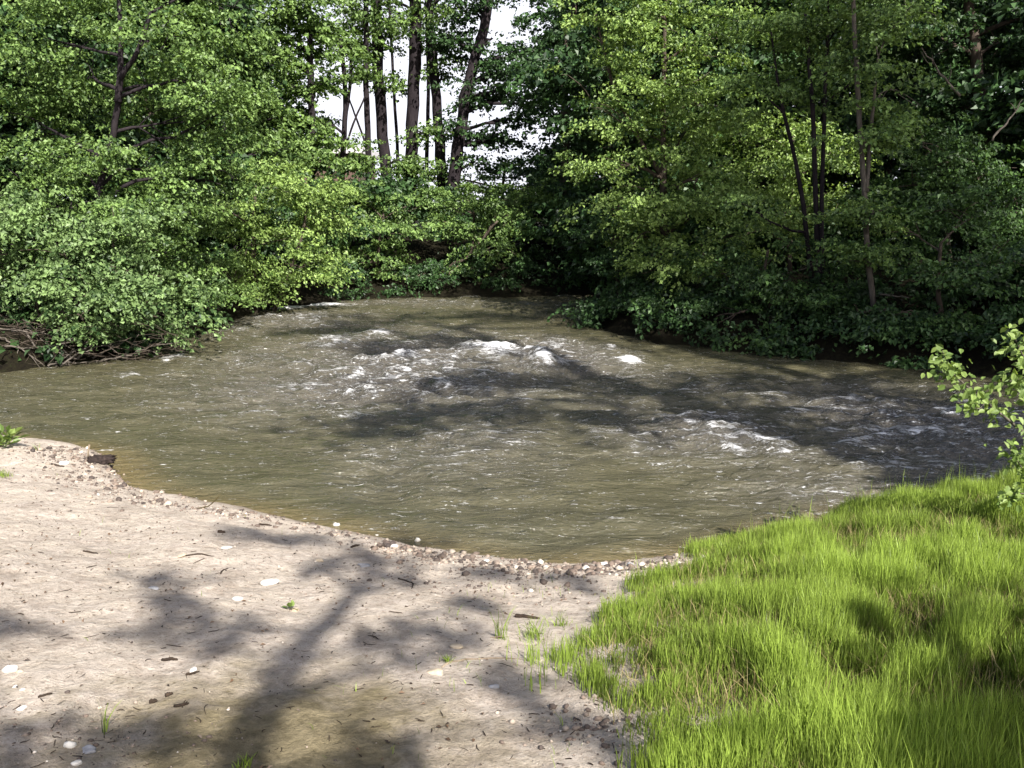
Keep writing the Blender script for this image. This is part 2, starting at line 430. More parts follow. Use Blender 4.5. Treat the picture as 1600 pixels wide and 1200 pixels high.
# the standing waves and broken crests one can point at
for px, py, rx, ry, h, fo in [(775, 553, 40, 7, .16, 1.05), (730, 551, 35, 3, .10, .6), (848, 568, 22, 9, .20, 1.05), (792, 540, 14, 3, .06, .8), (600, 565, 38, 3, .04, .65),
        (562, 585, 14, 3, .02, .65), (628, 587, 14, 3, .02, .65), (525, 535, 35, 4, .09, .6), (590, 526, 25, 4, .1, .75), (985, 569, 28, 3, .08, .85), (955, 547, 12, 4, .05, .7),
        (500, 478, 60, 3, .02, .9), (450, 482, 35, 2, .02, .85), (800, 462, 80, 1.5, .0, .75), (880, 461, 50, 1.2, .0, .7), (730, 463, 30, 1.5, 0, .75), (1180, 688, 75, 4, .03, .7), (1130, 660, 70, 5, .05, .5),
        (1225, 712, 14, 4, .03, .8), (1150, 705, 30, 12, .03, .55), (560, 655, 55, 4, .03, .55), (270, 560, 28, 5, .02, .6), (200, 590, 28, 5, .02, .5), (1187, 850, 12, 5, .0, .75),
        (405, 652, 40, 3, .02, .5), (625, 805, 20, 4, 0, .35), (930, 660, 40, 5, .05, .45), (1480, 700, 50, 5, .1, .4), (1380, 640, 60, 5, .1, .4)]:
    g = pblob(px, py, rx, ry)
    Z += h * g; foam = np.maximum(foam, fo * g)
shallow = ss(0.7, 0.0, -sdist(X, Y)) * (Y < 12.9)
Z = Z * 1.0
river = mesh('river', np.stack([X, Y, Z], 1), wf, water_mat(), attrs={'rapid': np.clip(rapid, 0, 1), 'foam': np.clip(foam, 0, 1.1), 'shallow': shallow})
tag(river, 'muddy olive brown river with white rapids', kind='structure')

# ---------------------------------------------------------------- plants: tubes and leaves
class Geo:
    def __init__(s): s.v = []; s.f = []; s.n = 0
    def tube(s, pts, rad, k=7, rng=None, rough=0.0):
        pts = np.asarray(pts, float); n = len(pts)
        rad = np.asarray(rad, float)
        tan = np.gradient(pts, axis=0); tan /= np.linalg.norm(tan, axis=1)[:, None] + 1e-9
        ref = np.array([0.31, 0.17, 0.93]) if abs(tan[0][2]) < 0.8 else np.array([0.9, 0.4, 0.05])
        u = np.cross(tan, ref); u /= np.linalg.norm(u, axis=1)[:, None] + 1e-9
        w = np.cross(tan, u)
        a = np.linspace(0, 2 * math.pi, k, endpoint=False)
        r = rad[:, None] * np.ones((n, k))
        if rng is not None and rough: r = r * (1 + rough * rng.normal(size=(n, k)))
        V = pts[:, None, :] + r[:, :, None] * (np.cos(a)[None, :, None] * u[:, None, :] + np.sin(a)[None, :, None] * w[:, None, :])
        V = V.reshape(-1, 3)
        i = np.arange(n * k).reshape(n, k)
        j = np.roll(i, -1, 1)
        f = np.stack([i[:-1], j[:-1], j[1:], i[1:]], -1).reshape(-1, 4)
        cap0, cap1 = pts[0], pts[-1]
        V = np.vstack([V, cap0, cap1])
        a0 = n * k
        c0 = np.stack([np.full(k, a0), j[0], i[0], i[0]], -1); c1 = np.stack([np.full(k, a0 + 1), i[-1], j[-1], j[-1]], -1)
        s.v.append(V); s.f.append(f + s.n); s.t = getattr(s, 't', [])
        s.t.append(np.vstack([c0, c1])[:, :3] + s.n)
        s.n += len(V)
    def build(s, name, mat, parent=None, loc=None):
        return mesh(name, np.vstack(s.v), [np.vstack(s.f), np.vstack(s.t)], mat, parent, loc=loc)
def curve(p0, p1, n, rng, bend=0.1, sag=0.0):
    t = np.linspace(0, 1, n)[:, None]
    p0 = np.asarray(p0, float); p1 = np.asarray(p1, float)
    L = np.linalg.norm(p1 - p0)
    P = p0 + (p1 - p0) * t
    off = rng.normal(size=3) * bend * L
    P = P + off * np.sin(math.pi * t) + rng.normal(size=(n, 3)) * L * 0.012 * np.sin(math.pi * t)
    P[:, 2] += sag * L * np.sin(math.pi * t[:, 0])
    return P
def unit(v): return v / (np.linalg.norm(v, axis=-1, keepdims=True) + 1e-9)
def leaf_quads(c, nrm, direc, size, rng, aspect=0.72, fold=0.18):
    """one folded pointed leaf of four corners per row"""
    n = len(c)
    d = unit(direc - nrm * np.sum(direc * nrm, 1)[:, None])
    s = np.cross(nrm, d)
    L = size[:, None]; W = L * aspect * 0.5
    base = c - d * L * 0.5
    tip = c + d * L * 0.5 - nrm * L * 0.12
    mid = c - d * L * 0.05 + nrm * L * fold * 0.5
    V = np.stack([base, mid + s * W, tip, mid - s * W], 1)
    V[:, 1] += nrm * L * fold * 0.5; V[:, 3] += nrm * L * fold * 0.5
    f = np.arange(n * 4).reshape(n, 4)
    return V.reshape(-1, 3), f
def foliage(name, blobs, mat, parent, rng, leaf=0.11, clump_r=0.5, sprays=6, per=26, loc=None, keep=1.0, up=0.75, droop=0.35, shell=0.35):
    """blobs: (centre, radii, clumps). sprays of leaves around clumps in each blob"""
    SC, SD = [], []
    for c, r, ncl in blobs:
        c = np.asarray(c); r = np.asarray(r)
        q = unit(rng.normal(size=(ncl, 3))) * (rng.uniform(shell ** 3, 1, (ncl, 1)) ** (1 / 3))
        q *= rng.uniform(0.8, 1.12, (ncl, 1)) + (rng.uniform(size=(ncl, 1)) < .14) * rng.uniform(.1, .5, (ncl, 1))
        CC = c + q * r
        cr = clump_r * rng.uniform(0.55, 1.6, ncl)
        for j in range(sprays):
            o = rng.normal(size=(ncl, 3)) * np.array([0.72, 0.72, 0.20]) * cr[:, None]
            p = CC + o
            d = unit((p - c) / r * np.array([1, 1, 0.25]) + rng.normal(size=(ncl, 3)) * np.array([0.5, 0.5, 0.22]))
            SC.append(p); SD.append(d)
    SC = np.vstack(SC); SD = np.vstack(SD)
    n = len(SC)
    L = clump_r * rng.uniform(0.7, 1.3, n)
    u = rng.uniform(-0.5, 0.6, (n, per)); v = rng.normal(size=(n, per)) * 0.22 * (1.1 - np.abs(u)); w = rng.normal(size=(n, per)) * 0.07
    side = unit(np.cross(SD, [0, 0, 1.0]))
    P = SC[:, None] + SD[:, None] * (u * L[:, None])[..., None] + side[:, None] * (v * L[:, None] * 1.7)[..., None]
    P[..., 2] += w * L[:, None] * 1.4 - droop * (u + 0.3) ** 2 * L[:, None]
    nr = unit(np.array([0, 0, up]) + 0.45 * SD[:, None] + rng.normal(size=(n, per, 3)) * 0.6)
    dr = unit(SD[:, None] + side[:, None] * (v * 3)[..., None] + rng.normal(size=(n, per, 3)) * 0.5 - np.array([0, 0, 0.35]))
    sz = leaf * rng.uniform(0.5, 1.45, (n, per))
    tone = np.repeat(rng.normal(0, .16, n)[:, None], per, 1) + rng.uniform(0.05, 0.95, (n, per))
    P = P.reshape(-1, 3); nr = nr.reshape(-1, 3); dr = dr.reshape(-1, 3); sz = sz.ravel(); tone = tone.ravel()
    # keep foliage out of the river bed and soil
    ok = P[:, 2] > np.maximum(ground_z(P[:, 0], P[:, 1]), 0) + 0.03
    if keep < 1: ok &= rng.uniform(size=len(P)) < keep
    P, nr, dr, sz, tone = P[ok], nr[ok], dr[ok], sz[ok], tone[ok]
    V, f = leaf_quads(P, nr, dr, sz, rng)
    return mesh(name, V, f, mat, parent, attrs={'rnd': np.repeat(np.clip(tone, 0, 1), 4)}, smooth=False, loc=loc), SC, SD

def plant(name, label, cat, base, trunks, blobs, mat, seed, group=None, leaf=0.11, clump_r=0.5, sprays=6, per=36, dens=1.0,
          bark='bark', twigs=0.35, droop=0.35, limb=0.05, up=0.75, shell=.35):
    """base (x,y); trunks: list of (points, r0, r1); blobs: list of (centre, radii); a thing with trunk and crown"""
    rng = np.random.default_rng(seed)
    b = np.array([base[0], base[1], gz(*base)])
    root = empty(name, b)
    tag(root, label, cat, group)
    g = Geo(); axis = []
    for pts, r0, r1 in trunks:
        pts = np.asarray(pts, float)
        # resample smoothly
        t = np.linspace(0, len(pts) - 1, max(6, 4 * len(pts))); k = np.arange(len(pts))
        P = np.stack([np.interp(t, k, pts[:, i]) for i in range(3)], 1)
        for _ in range(2): P[1:-1] = 0.5 * P[1:-1] + 0.25 * (P[:-2] + P[2:])
        P[1:-1] += rng.normal(size=(len(P) - 2, 3)) * r0 * 0.07
        s = np.linspace(0, 1, len(P)); R = r0 + (r1 - r0) * s; R[0] *= 1.25
        g.tube(P, R, 9, rng, 0.05); axis.append((P, R))
    AP = np.vstack([a for a, _ in axis]); AR = np.concatenate([r for _, r in axis])
    bl = []
    for c, r in blobs:
        c = np.asarray(c, float); r = np.asarray(r, float)
        vol = r[0] * r[1] * r[2]
        area = (r[0] * r[1] * r[2]) ** (2 / 3)
        ncl = max(5, int(dens * 9.0 * area / (clump_r ** 2) * 0.25))
        bl.append((c, r, ncl))
        # a limb from the trunk (lower than the blob) into it
        dist = np.linalg.norm((AP - c) * np.array([1, 1, 1.0]), axis=1) + 2.0 * np.maximum(AP[:, 2] - c[2] + 0.3, 0)
        k = np.argmin(dist)
        lr = min(AR[k] * 0.7, limb + 0.012 * np.linalg.norm(AP[k] - c))
        Lb = curve(AP[k], c, 8, rng, 0.06, 0.05)
        g.tube(Lb, np.linspace(lr, lr * 0.4, 8), 6)
        for _ in range(int(3 + 5 * twigs)):
            q = unit(rng.normal(size=3)) * r * rng.uniform(0.6, 0.95)
            st = Lb[rng.integers(3, 8)]
            Tb = curve(st, c + q, 6, rng, 0.08, 0.05)
            g.tube(Tb, np.linspace(lr * 0.38, 0.006, 6), 5)
    cr, SC, SD = foliage('crown', bl, M[mat], root, rng, leaf, clump_r, sprays, per, droop=droop, up=up, shell=shell, loc=None)
    cr.location = -b
    tr = g.build('trunk', M[bark], root); tr.location = -b
    return root

def B(px, py, Y, rx, ry, rd=None):
    """a leafy mass of real size seen at a photograph pixel at depth Y"""
    c = at(px, py, Y); a = rx * Y / F; h = ry * Y / F
    return (c, (a, rd if rd else 0.8 * (a + h) / 2 + 0.3, h))
def T(r0, r1, *pp):
    """trunk through (px,py,Y) points"""
    P = [at(*p) for p in pp]
    P[0][2] = gz(P[0][0], P[0][1]) - 0.15
    return (P, r0, r1)
def bxy(px, Y): return ((px - 800) / F * Y, Y)
def bx_(px, Y):
    # x of a pixel column near the ground at depth Y
    p = at(px, 460, Y); return (p[0], Y)

# ---- left bank
plant('leaning_bush', 'pale sage green bush drooping over the water above the dead branches', 'bush', bx_(70, 18.2),
      [T(.07, .03, (70, 540, 18.2), (130, 470, 17.8), (190, 420, 17.5)), T(.06, .02, (60, 540, 18.2), (60, 440, 18), (50, 360, 18))],
      [B(185, 465, 17.3, 85, 55), B(110, 415, 17.6, 90, 60), B(245, 505, 17.6, 36, 26), B(40, 350, 18, 80, 70), B(185, 370, 18.2, 95, 60), B(130, 500, 17.2, 60, 26), B(215, 430, 17.6, 60, 40)],
      'leaf_sage', 101, leaf=0.086, clump_r=0.42, dens=1.25, droop=.6, up=.55)
plant('maple_tree', 'big leafy tree at the left with a bare leaning trunk showing through', 'tree', bx_(150, 20.5),
      [T(.085, .04, (145, 520, 20.5), (152, 300, 19.6), (180, 200, 19.5), (188, 120, 19.4), (215, 85, 19.2), (235, 20, 19.5)),
       ([at(185, 160, 19.4), at(190, 60, 19.6), at(180, -80, 20)], .07, .03)],
      [B(75, 60, 20.5, 110, 75), B(280, 60, 20, 100, 75), B(340, 130, 20, 75, 70), B(290, 190, 20.4, 80, 60), B(60, 190, 20.2, 90, 60), B(120, 255, 20.2, 75, 45), B(360, 215, 20.8, 55, 55),
       B(250, 270, 20.6, 90, 45), B(180, -30, 20.5, 130, 60), B(30, 290, 20.5, 70, 60), B(360, 20, 20.8, 60, 50), B(140, 120, 21.2, 80, 60), B(230, 130, 20.8, 60, 45), B(235, 335, 19.0, 80, 40), B(110, 325, 18.8, 80, 40), B(30, 385, 18.3, 60, 40), B(320, 285, 20.4, 70, 40), B(260, 395, 19.2, 50, 34), B(170, 240, 19.0, 40, 26)],
      'leaf', 102, bark='bark_shaded', limb=.025, leaf=0.086, clump_r=0.5, dens=1.25)
plant('riverside_bush', 'rounded bright yellow green bush on the left bank', 'bush', bx_(400, 25.5),
      [T(.09, .03, (400, 475, 25.5), (395, 380, 25), (400, 290, 25)), T(.07, .03, (420, 475, 25.5), (470, 380, 25.5), (480, 320, 25.5))],
      [B(420, 290, 25.2, 75, 45), B(345, 330, 24.5, 70, 50), B(480, 350, 26, 65, 50), B(400, 380, 24.8, 85, 48), B(470, 415, 25.5, 60, 34), B(350, 430, 24, 65, 40), B(420, 445, 25.4, 60, 22), B(500, 300, 26.5, 45, 35)],
      'leaf_yellow', 103, leaf=0.09, clump_r=0.5, dens=1.3)
plant('riverside_bush', 'shaded green bush filling the bank between the drooping bush and the yellow green bush', 'bush', bx_(280, 22.5),
      [T(.08, .03, (275, 510, 22.5), (280, 420, 22), (270, 350, 22))],
      [B(285, 400, 21.8, 75, 55), B(320, 470, 21.5, 50, 30), B(255, 320, 22.5, 80, 55), B(290, 460, 21.4, 45, 35)],
      'leaf', 104, leaf=0.086, clump_r=0.48, dens=1.3)
plant('riverside_bush', 'mid green bush at the far waterside under the tall bare trunks', 'bush', bx_(590, 31.5),
      [T(.08, .03, (590, 455, 31.5), (590, 400, 31), (600, 330, 31.5))],
      [B(600, 365, 31, 62, 38), B(575, 410, 30.6, 55, 28), B(560, 320, 32, 50, 35), B(620, 425, 30.6, 30, 22), B(640, 320, 32, 45, 28)],
      'leaf', 105, leaf=0.12, clump_r=0.52)
plant('riverside_bush', 'broad leafy bush at the middle of the far bank with a leaning stem', 'bush', bx_(730, 32.5),
      [T(.09, .03, (700, 455, 32.5), (730, 390, 32), (775, 345, 31.5)), T(.08, .03, (735, 455, 32.5), (740, 380, 32.5), (740, 310, 32.5))],
      [B(745, 335, 32, 62, 34), B(800, 345, 32, 55, 30), B(690, 312, 33, 55, 24), B(770, 385, 31.4, 50, 26), B(690, 345, 32, 40, 26), B(780, 310, 34, 60, 24), B(840, 310, 33, 45, 26), B(720, 425, 31.2, 35, 18)],
      'leaf', 106, leaf=0.12, clump_r=0.52)

# ---- tall trees standing against the bright gap in the far wood
SK = 'tall trees against the bright gap'
plant('tall_tree', 'thick straight dark trunk in the middle of the bright gap', 'tree', bx_(643, 40),
      [T(.29, .23, (640, 440, 40), (642, 260, 40), (648, 120, 40), (650, -60, 40), (655, -200, 40))],
      [B(620, 5, 39.5, 75, 36), B(690, -5, 39, 55, 35), B(662, 208, 39.6, 22, 9), B(640, 265, 39, 36, 12), B(650, -70, 40, 110, 60)], 'leaf', 111, SK, per=19, leaf=0.15, bark='bark_shaded', clump_r=0.7, limb=.07)
plant('tall_tree', 'dark trunk leaning left just left of the thickest middle trunk in the bright gap', 'tree', bx_(603, 41),
      [T(.27, .21, (612, 440, 41), (605, 280, 41), (592, 140, 41), (585, -60, 41), (580, -200, 41))],
      [B(560, 30, 40.5, 70, 45), B(520, -50, 41, 110, 60), B(600, 60, 40.5, 36, 22), B(617, 130, 40.5, 14, 9)], 'leaf', 112, SK, per=19, leaf=0.15, bark='bark_shaded', clump_r=0.7, limb=.07)
plant('tall_tree', 'trunk with a small kink just right of the thick straight trunk', 'tree', bx_(693, 40),
      [T(.27, .16, (700, 440, 40), (690, 270, 40), (684, 180, 40), (676, 90, 40), (665, -80, 40))],
      [B(700, -60, 40, 80, 50), B(660, 50, 40, 26, 20), B(690, 112, 40, 20, 14), B(690, 262, 39, 36, 12)], 'leaf', 113, SK, per=19, leaf=0.15, bark='bark_shaded', clump_r=0.65, limb=.06)
plant('tall_tree', 'long trunk leaning right across the bright gap into ragged backlit leaves', 'tree', bx_(712, 38.5),
      [T(.30, .17, (700, 440, 38.5), (712, 260, 38.5), (728, 140, 38.5), (758, 40, 38.5), (775, -80, 38.5))],
      [B(770, 60, 38.5, 42, 42), B(800, -20, 38.5, 85, 45), B(800, 130, 38.8, 34, 30), B(745, 20, 39, 55, 35), B(735, 150, 38.5, 26, 28), B(830, 165, 38, 26, 22), B(760, 215, 39, 22, 10), B(790, 215, 39, 14, 16), B(720, 75, 39, 24, 22), B(770, 110, 38.6, 22, 16), B(715, 200, 38.6, 14, 30), B(845, 110, 38.6, 26, 40), B(810, 185, 39, 18, 14), B(740, 255, 39, 20, 12), B(820, 90, 38.6, 30, 30), B(735, 10, 39, 30, 30), B(775, 150, 39, 10, 16), B(700, 60, 39, 24, 20)],
      'leaf_dark', 114, SK, per=19, leaf=0.16, bark='bark_shaded', clump_r=0.6, dens=.55, limb=.06)
plant('slender_tree', 'thin forked trunk crossing another at the left end of the bright gap', 'tree', bx_(540, 37),
      [T(.13, .08, (533, 450, 37), (536, 250, 37), (541, 150, 37), (532, 60, 37)), ([at(538, 200, 37), at(548, 130, 37), at(549, 60, 37)], .08, .05),
       ([at(536, 240, 37), at(553, 190, 37), at(575, 140, 37)], .05, .03)],
      [B(520, 75, 37, 48, 36), B(560, 95, 37, 28, 20), B(505, 190, 37, 32, 24), B(545, 225, 37, 36, 14), B(515, 130, 37, 18, 16), B(560, 260, 36, 40, 16)], 'leaf', 115, SK, per=19, leaf=0.15, bark='bark_shaded', clump_r=0.5, dens=.7)
plant('slender_tree', 'thin dark stem standing left of the leaning trunk in the bright gap', 'tree', bx_(575, 39),
      [T(.15, .10, (578, 450, 39), (576, 250, 39), (572, 130, 39), (572, -20, 39)), ([at(577, 240, 39), at(555, 180, 39), at(540, 140, 39)], .05, .03)],
      [B(575, 20, 39, 50, 36), B(570, 110, 39.5, 22, 16), B(625, 250, 39, 30, 14)], 'leaf', 116, SK, per=19, leaf=0.15, bark='bark_shaded', clump_r=0.5, dens=.7)
plant('slender_tree', 'leaning stem seen through the small bright hole beside the big left tree', 'tree', bx_(365, 30),
      [T(.16, .09, (375, 470, 30), (362, 240, 30), (350, 185, 30), (340, 100, 30))],
      [B(400, 90, 30, 42, 30), B(340, 110, 30, 40, 30), B(400, 165, 30.5, 40, 22), B(420, 225, 31, 45, 20)], 'leaf', 117, None, bark='bark_shaded', leaf=0.15, clump_r=0.5, dens=1.15)
plant('slender_tree', 'straight stem at the left edge of the bright gap, in front of the brown building', 'tree', bx_(487, 34),
      [T(.16, .09, (487, 460, 34), (487, 250, 34), (486, 120, 34), (480, -40, 34))],
      [B(460, 60, 34, 70, 45), B(440, 130, 34, 40, 30), B(500, 130, 34, 26, 20), B(450, 0, 34, 90, 45), B(470, 180, 34, 30, 22), B(430, 185, 34, 40, 22), B(505, 215, 34, 30, 14), B(410, 90, 34, 50, 40), B(420, 240, 33, 60, 20), B(520, 250, 33, 50, 14)], 'leaf', 118, None, per=26, bark='bark_shaded', leaf=0.15, clump_r=0.55, dens=1.15)
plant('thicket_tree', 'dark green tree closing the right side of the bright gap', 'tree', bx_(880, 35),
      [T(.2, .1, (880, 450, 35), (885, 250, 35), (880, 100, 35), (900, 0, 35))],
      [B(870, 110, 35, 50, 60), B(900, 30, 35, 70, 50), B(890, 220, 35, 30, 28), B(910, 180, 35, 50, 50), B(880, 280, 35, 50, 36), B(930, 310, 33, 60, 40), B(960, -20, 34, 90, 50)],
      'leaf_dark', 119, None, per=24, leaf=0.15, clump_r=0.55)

plant('ragged_tree', 'low ragged tree far beyond the bright gap, its top just above the middle bush', 'tree', bx_(780, 50),
      [T(.14, .05, (780, 400, 50), (785, 300, 50), (790, 250, 50))],
      [B(770, 285, 50, 50, 16), B(830, 270, 50, 40, 22), B(720, 290, 50, 40, 14), B(800, 255, 50, 20, 12), B(660, 285, 50, 40, 14)], 'leaf', 120, None, per=20, leaf=0.15, clump_r=0.55, dens=.7)

plant('slender_tree', 'thin straight stem between the two thick trunks at the right of the bright gap', 'tree', bx_(668, 44),
      [T(.11, .07, (668, 420, 44), (667, 250, 44), (670, 120, 44), (664, -40, 44))],
      [B(668, 20, 44, 30, 24), B(662, -30, 44, 30, 20)], 'leaf', 130, SK, per=19, bark='bark_shaded', leaf=0.15, clump_r=0.5, dens=.7)
plant('slender_tree', 'thin stem leaning left between the left thick trunk and the middle one', 'tree', bx_(622, 46),
      [T(.10, .06, (626, 420, 46), (622, 250, 46), (614, 120, 46), (606, -40, 46))],
      [B(612, 30, 46, 26, 22)], 'leaf', 131, SK, per=19, bark='bark_shaded', leaf=0.15, clump_r=0.5, dens=.7)

# ---- right bank
plant('maple_tree', 'brightly sunlit yellow green tree at the tip of the right bank', 'tree', bx_(1035, 23.5),
      [T(.11, .04, (1035, 500, 23.5), (1037, 300, 23), (1036, 160, 23), (1040, 0, 23)), ([at(1036, 280, 23), at(960, 150, 23), at(930, 20, 23.3)], .06, .03)],
      [B(1050, 130, 22.6, 75, 55), B(960, 90, 23, 62, 50), B(1000, 20, 23, 90, 55), B(960, 185, 22.8, 65, 42), B(1060, 225, 22.4, 75, 45), B(1020, 300, 22.3, 62, 40), B(1110, 160, 22.6, 60, 50),
       B(1000, 370, 22.2, 55, 36), B(1075, 340, 21.8, 50, 32), B(1120, 50, 22.8, 70, 50), B(1050, -50, 23, 120, 50), B(1040, 415, 21.4, 48, 26), B(1105, 400, 20.8, 42, 26), B(940, 260, 22.6, 44, 30), B(965, 330, 22.4, 44, 28), B(1090, 280, 21.6, 60, 34)],
      'leaf_yellow', 121, None, leaf=0.09, clump_r=0.48, dens=1.15)
plant('dark_bush', 'dense dark feathery bush at the water on the very tip of the right bank', 'bush', bx_(965, 24),
      [T(.07, .03, (970, 500, 24), (965, 440, 23.6), (960, 370, 23.5))],
      [B(955, 375, 23.4, 36, 36), B(965, 430, 23, 48, 42), B(940, 480, 22.8, 28, 20), B(1010, 470, 22.5, 45, 36)],
      'leaf_dark', 122, None, leaf=0.075, clump_r=0.36, sprays=8, per=34)
plant('multi_stem_tree', 'slim tree on the right bank with several thin stems rising from one foot', 'tree', bx_(1275, 19.8),
      [T(.075, .03, (1278, 520, 19.8), (1276, 350, 19.6), (1270, 170, 19.4), (1258, 20, 19.4)), T(.06, .03, (1282, 520, 19.8), (1283, 340, 19.5), (1288, 160, 19.5), (1295, 20, 19.5)),
       T(.06, .02, (1272, 520, 19.8), (1250, 280, 19.6), (1218, 150, 19.6), (1205, 50, 19.6))],
      [B(1230, 60, 19.6, 75, 50), B(1310, 40, 19.6, 70, 50), B(1190, 140, 19.6, 60, 45), B(1290, -30, 19.6, 120, 40), B(1250, 140, 20.4, 60, 40), B(1180, 330, 19.4, 50, 30), B(1330, 130, 20, 50, 40), B(1150, 30, 20, 60, 50)],
      'leaf', 123, None, bark='bark_shaded', leaf=0.084, clump_r=0.45, dens=1.0)
plant('sunlit_bush', 'sunlit leafy bush seen behind the thin stems of the multi-stemmed tree', 'bush', bx_(1230, 24),
      [T(.08, .03, (1230, 490, 24), (1235, 350, 24), (1240, 200, 24))],
      [B(1230, 230, 23.5, 80, 45), B(1300, 250, 23.8, 70, 45), B(1180, 290, 23.4, 70, 40), B(1260, 320, 23, 70, 40), B(1150, 220, 24, 60, 45), B(1330, 330, 23, 50, 35), B(1160, 370, 22.6, 60, 35)],
      'leaf_yellow', 124, None, leaf=0.09, clump_r=0.5, dens=1.3)
plant('slender_tree', 'right bank tree with a pale slender trunk rising from the waterside', 'tree', bx_(1368, 18.3),
      [T(.065, .035, (1369, 530, 18.3), (1355, 400, 18.2), (1350, 290, 18.2), (1342, 170, 18.2), (1334, 20, 18.2), (1330, -60, 18.2)),
       ([at(1353, 300, 18.2), at(1362, 190, 18.2), at(1372, 90, 18.2)], .05, .02)],
      [B(1370, 50, 18.4, 60, 45), B(1355, 215, 17.9, 35, 18), B(1365, 330, 17.8, 40, 18), B(1345, 400, 17.8, 36, 16), B(1400, 140, 18.6, 55, 40), B(1340, -30, 18.4, 90, 45), B(1420, 30, 18.6, 60, 45), B(1340, 110, 18.4, 40, 30)],
      'leaf', 125, None, leaf=0.084, clump_r=0.45, bark='bark_grey', dens=1.0)
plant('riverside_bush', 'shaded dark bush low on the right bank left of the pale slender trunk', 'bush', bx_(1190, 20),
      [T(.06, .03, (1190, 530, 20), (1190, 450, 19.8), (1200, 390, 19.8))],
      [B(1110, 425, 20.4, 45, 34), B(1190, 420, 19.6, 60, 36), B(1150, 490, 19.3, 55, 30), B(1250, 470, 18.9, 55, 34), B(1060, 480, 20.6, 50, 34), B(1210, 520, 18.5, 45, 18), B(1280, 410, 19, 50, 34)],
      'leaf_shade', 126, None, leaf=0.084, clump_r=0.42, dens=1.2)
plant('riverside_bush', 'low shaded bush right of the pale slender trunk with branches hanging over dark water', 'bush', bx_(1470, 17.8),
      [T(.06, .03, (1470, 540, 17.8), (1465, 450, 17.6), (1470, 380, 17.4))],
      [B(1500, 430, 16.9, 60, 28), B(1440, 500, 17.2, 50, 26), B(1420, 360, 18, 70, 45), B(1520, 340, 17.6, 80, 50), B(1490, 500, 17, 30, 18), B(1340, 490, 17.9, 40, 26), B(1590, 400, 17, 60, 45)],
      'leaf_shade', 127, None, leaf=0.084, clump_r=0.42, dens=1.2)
plant('dark_bush', 'feathery green bush with shade-darkened leaves at the right under the bare curved branches', 'bush', bx_(1480, 20.5),
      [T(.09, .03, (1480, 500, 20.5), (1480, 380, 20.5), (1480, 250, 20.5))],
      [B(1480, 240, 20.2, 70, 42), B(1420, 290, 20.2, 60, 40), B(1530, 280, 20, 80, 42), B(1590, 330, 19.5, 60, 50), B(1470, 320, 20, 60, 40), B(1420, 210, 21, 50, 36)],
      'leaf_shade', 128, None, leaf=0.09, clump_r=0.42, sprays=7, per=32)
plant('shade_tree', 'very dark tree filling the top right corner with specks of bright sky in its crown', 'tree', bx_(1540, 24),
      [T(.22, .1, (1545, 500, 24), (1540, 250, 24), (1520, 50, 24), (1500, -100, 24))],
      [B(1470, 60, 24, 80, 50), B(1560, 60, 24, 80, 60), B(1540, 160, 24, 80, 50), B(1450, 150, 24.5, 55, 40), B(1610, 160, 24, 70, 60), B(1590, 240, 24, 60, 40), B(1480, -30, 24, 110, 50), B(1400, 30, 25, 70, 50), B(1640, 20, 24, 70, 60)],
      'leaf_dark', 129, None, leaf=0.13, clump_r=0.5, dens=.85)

# ---- background woods: individually standing trees behind the banks
BG = 'background trees behind the banks'
def bg_tree(px, Y, top, mat, seed, label, w=1.0, name='background_tree'):
    rng = np.random.default_rng(seed)
    x, y = bx_(px, Y)
    H = top
    z0 = gz(x, y)
    tr = [([np.array([x, y, z0 - .2]), np.array([x + rng.normal() * .3, y, z0 + H * .4]), np.array([x + rng.normal() * .5, y, z0 + H * .8])], 0.22, 0.08)]
    bl = []
    for k in range(10):
        h = 0.14 + 0.82 * k / 9
        a = rng.uniform(0, 6.28); rr = w * (2.6 if h < .75 else 1.7)
        o = rng.uniform(0.3, 0.75) * rr
        bl.append(((x + math.cos(a) * o, y + math.sin(a) * o, z0 + H * h), (rr * .75, rr * .75, 1.25 + 0.03 * H)))
    return plant(name, label, 'tree', (x, y), tr, bl, mat, seed, BG, leaf=0.2, clump_r=0.8, sprays=5, per=26, dens=2.2, twigs=.2)
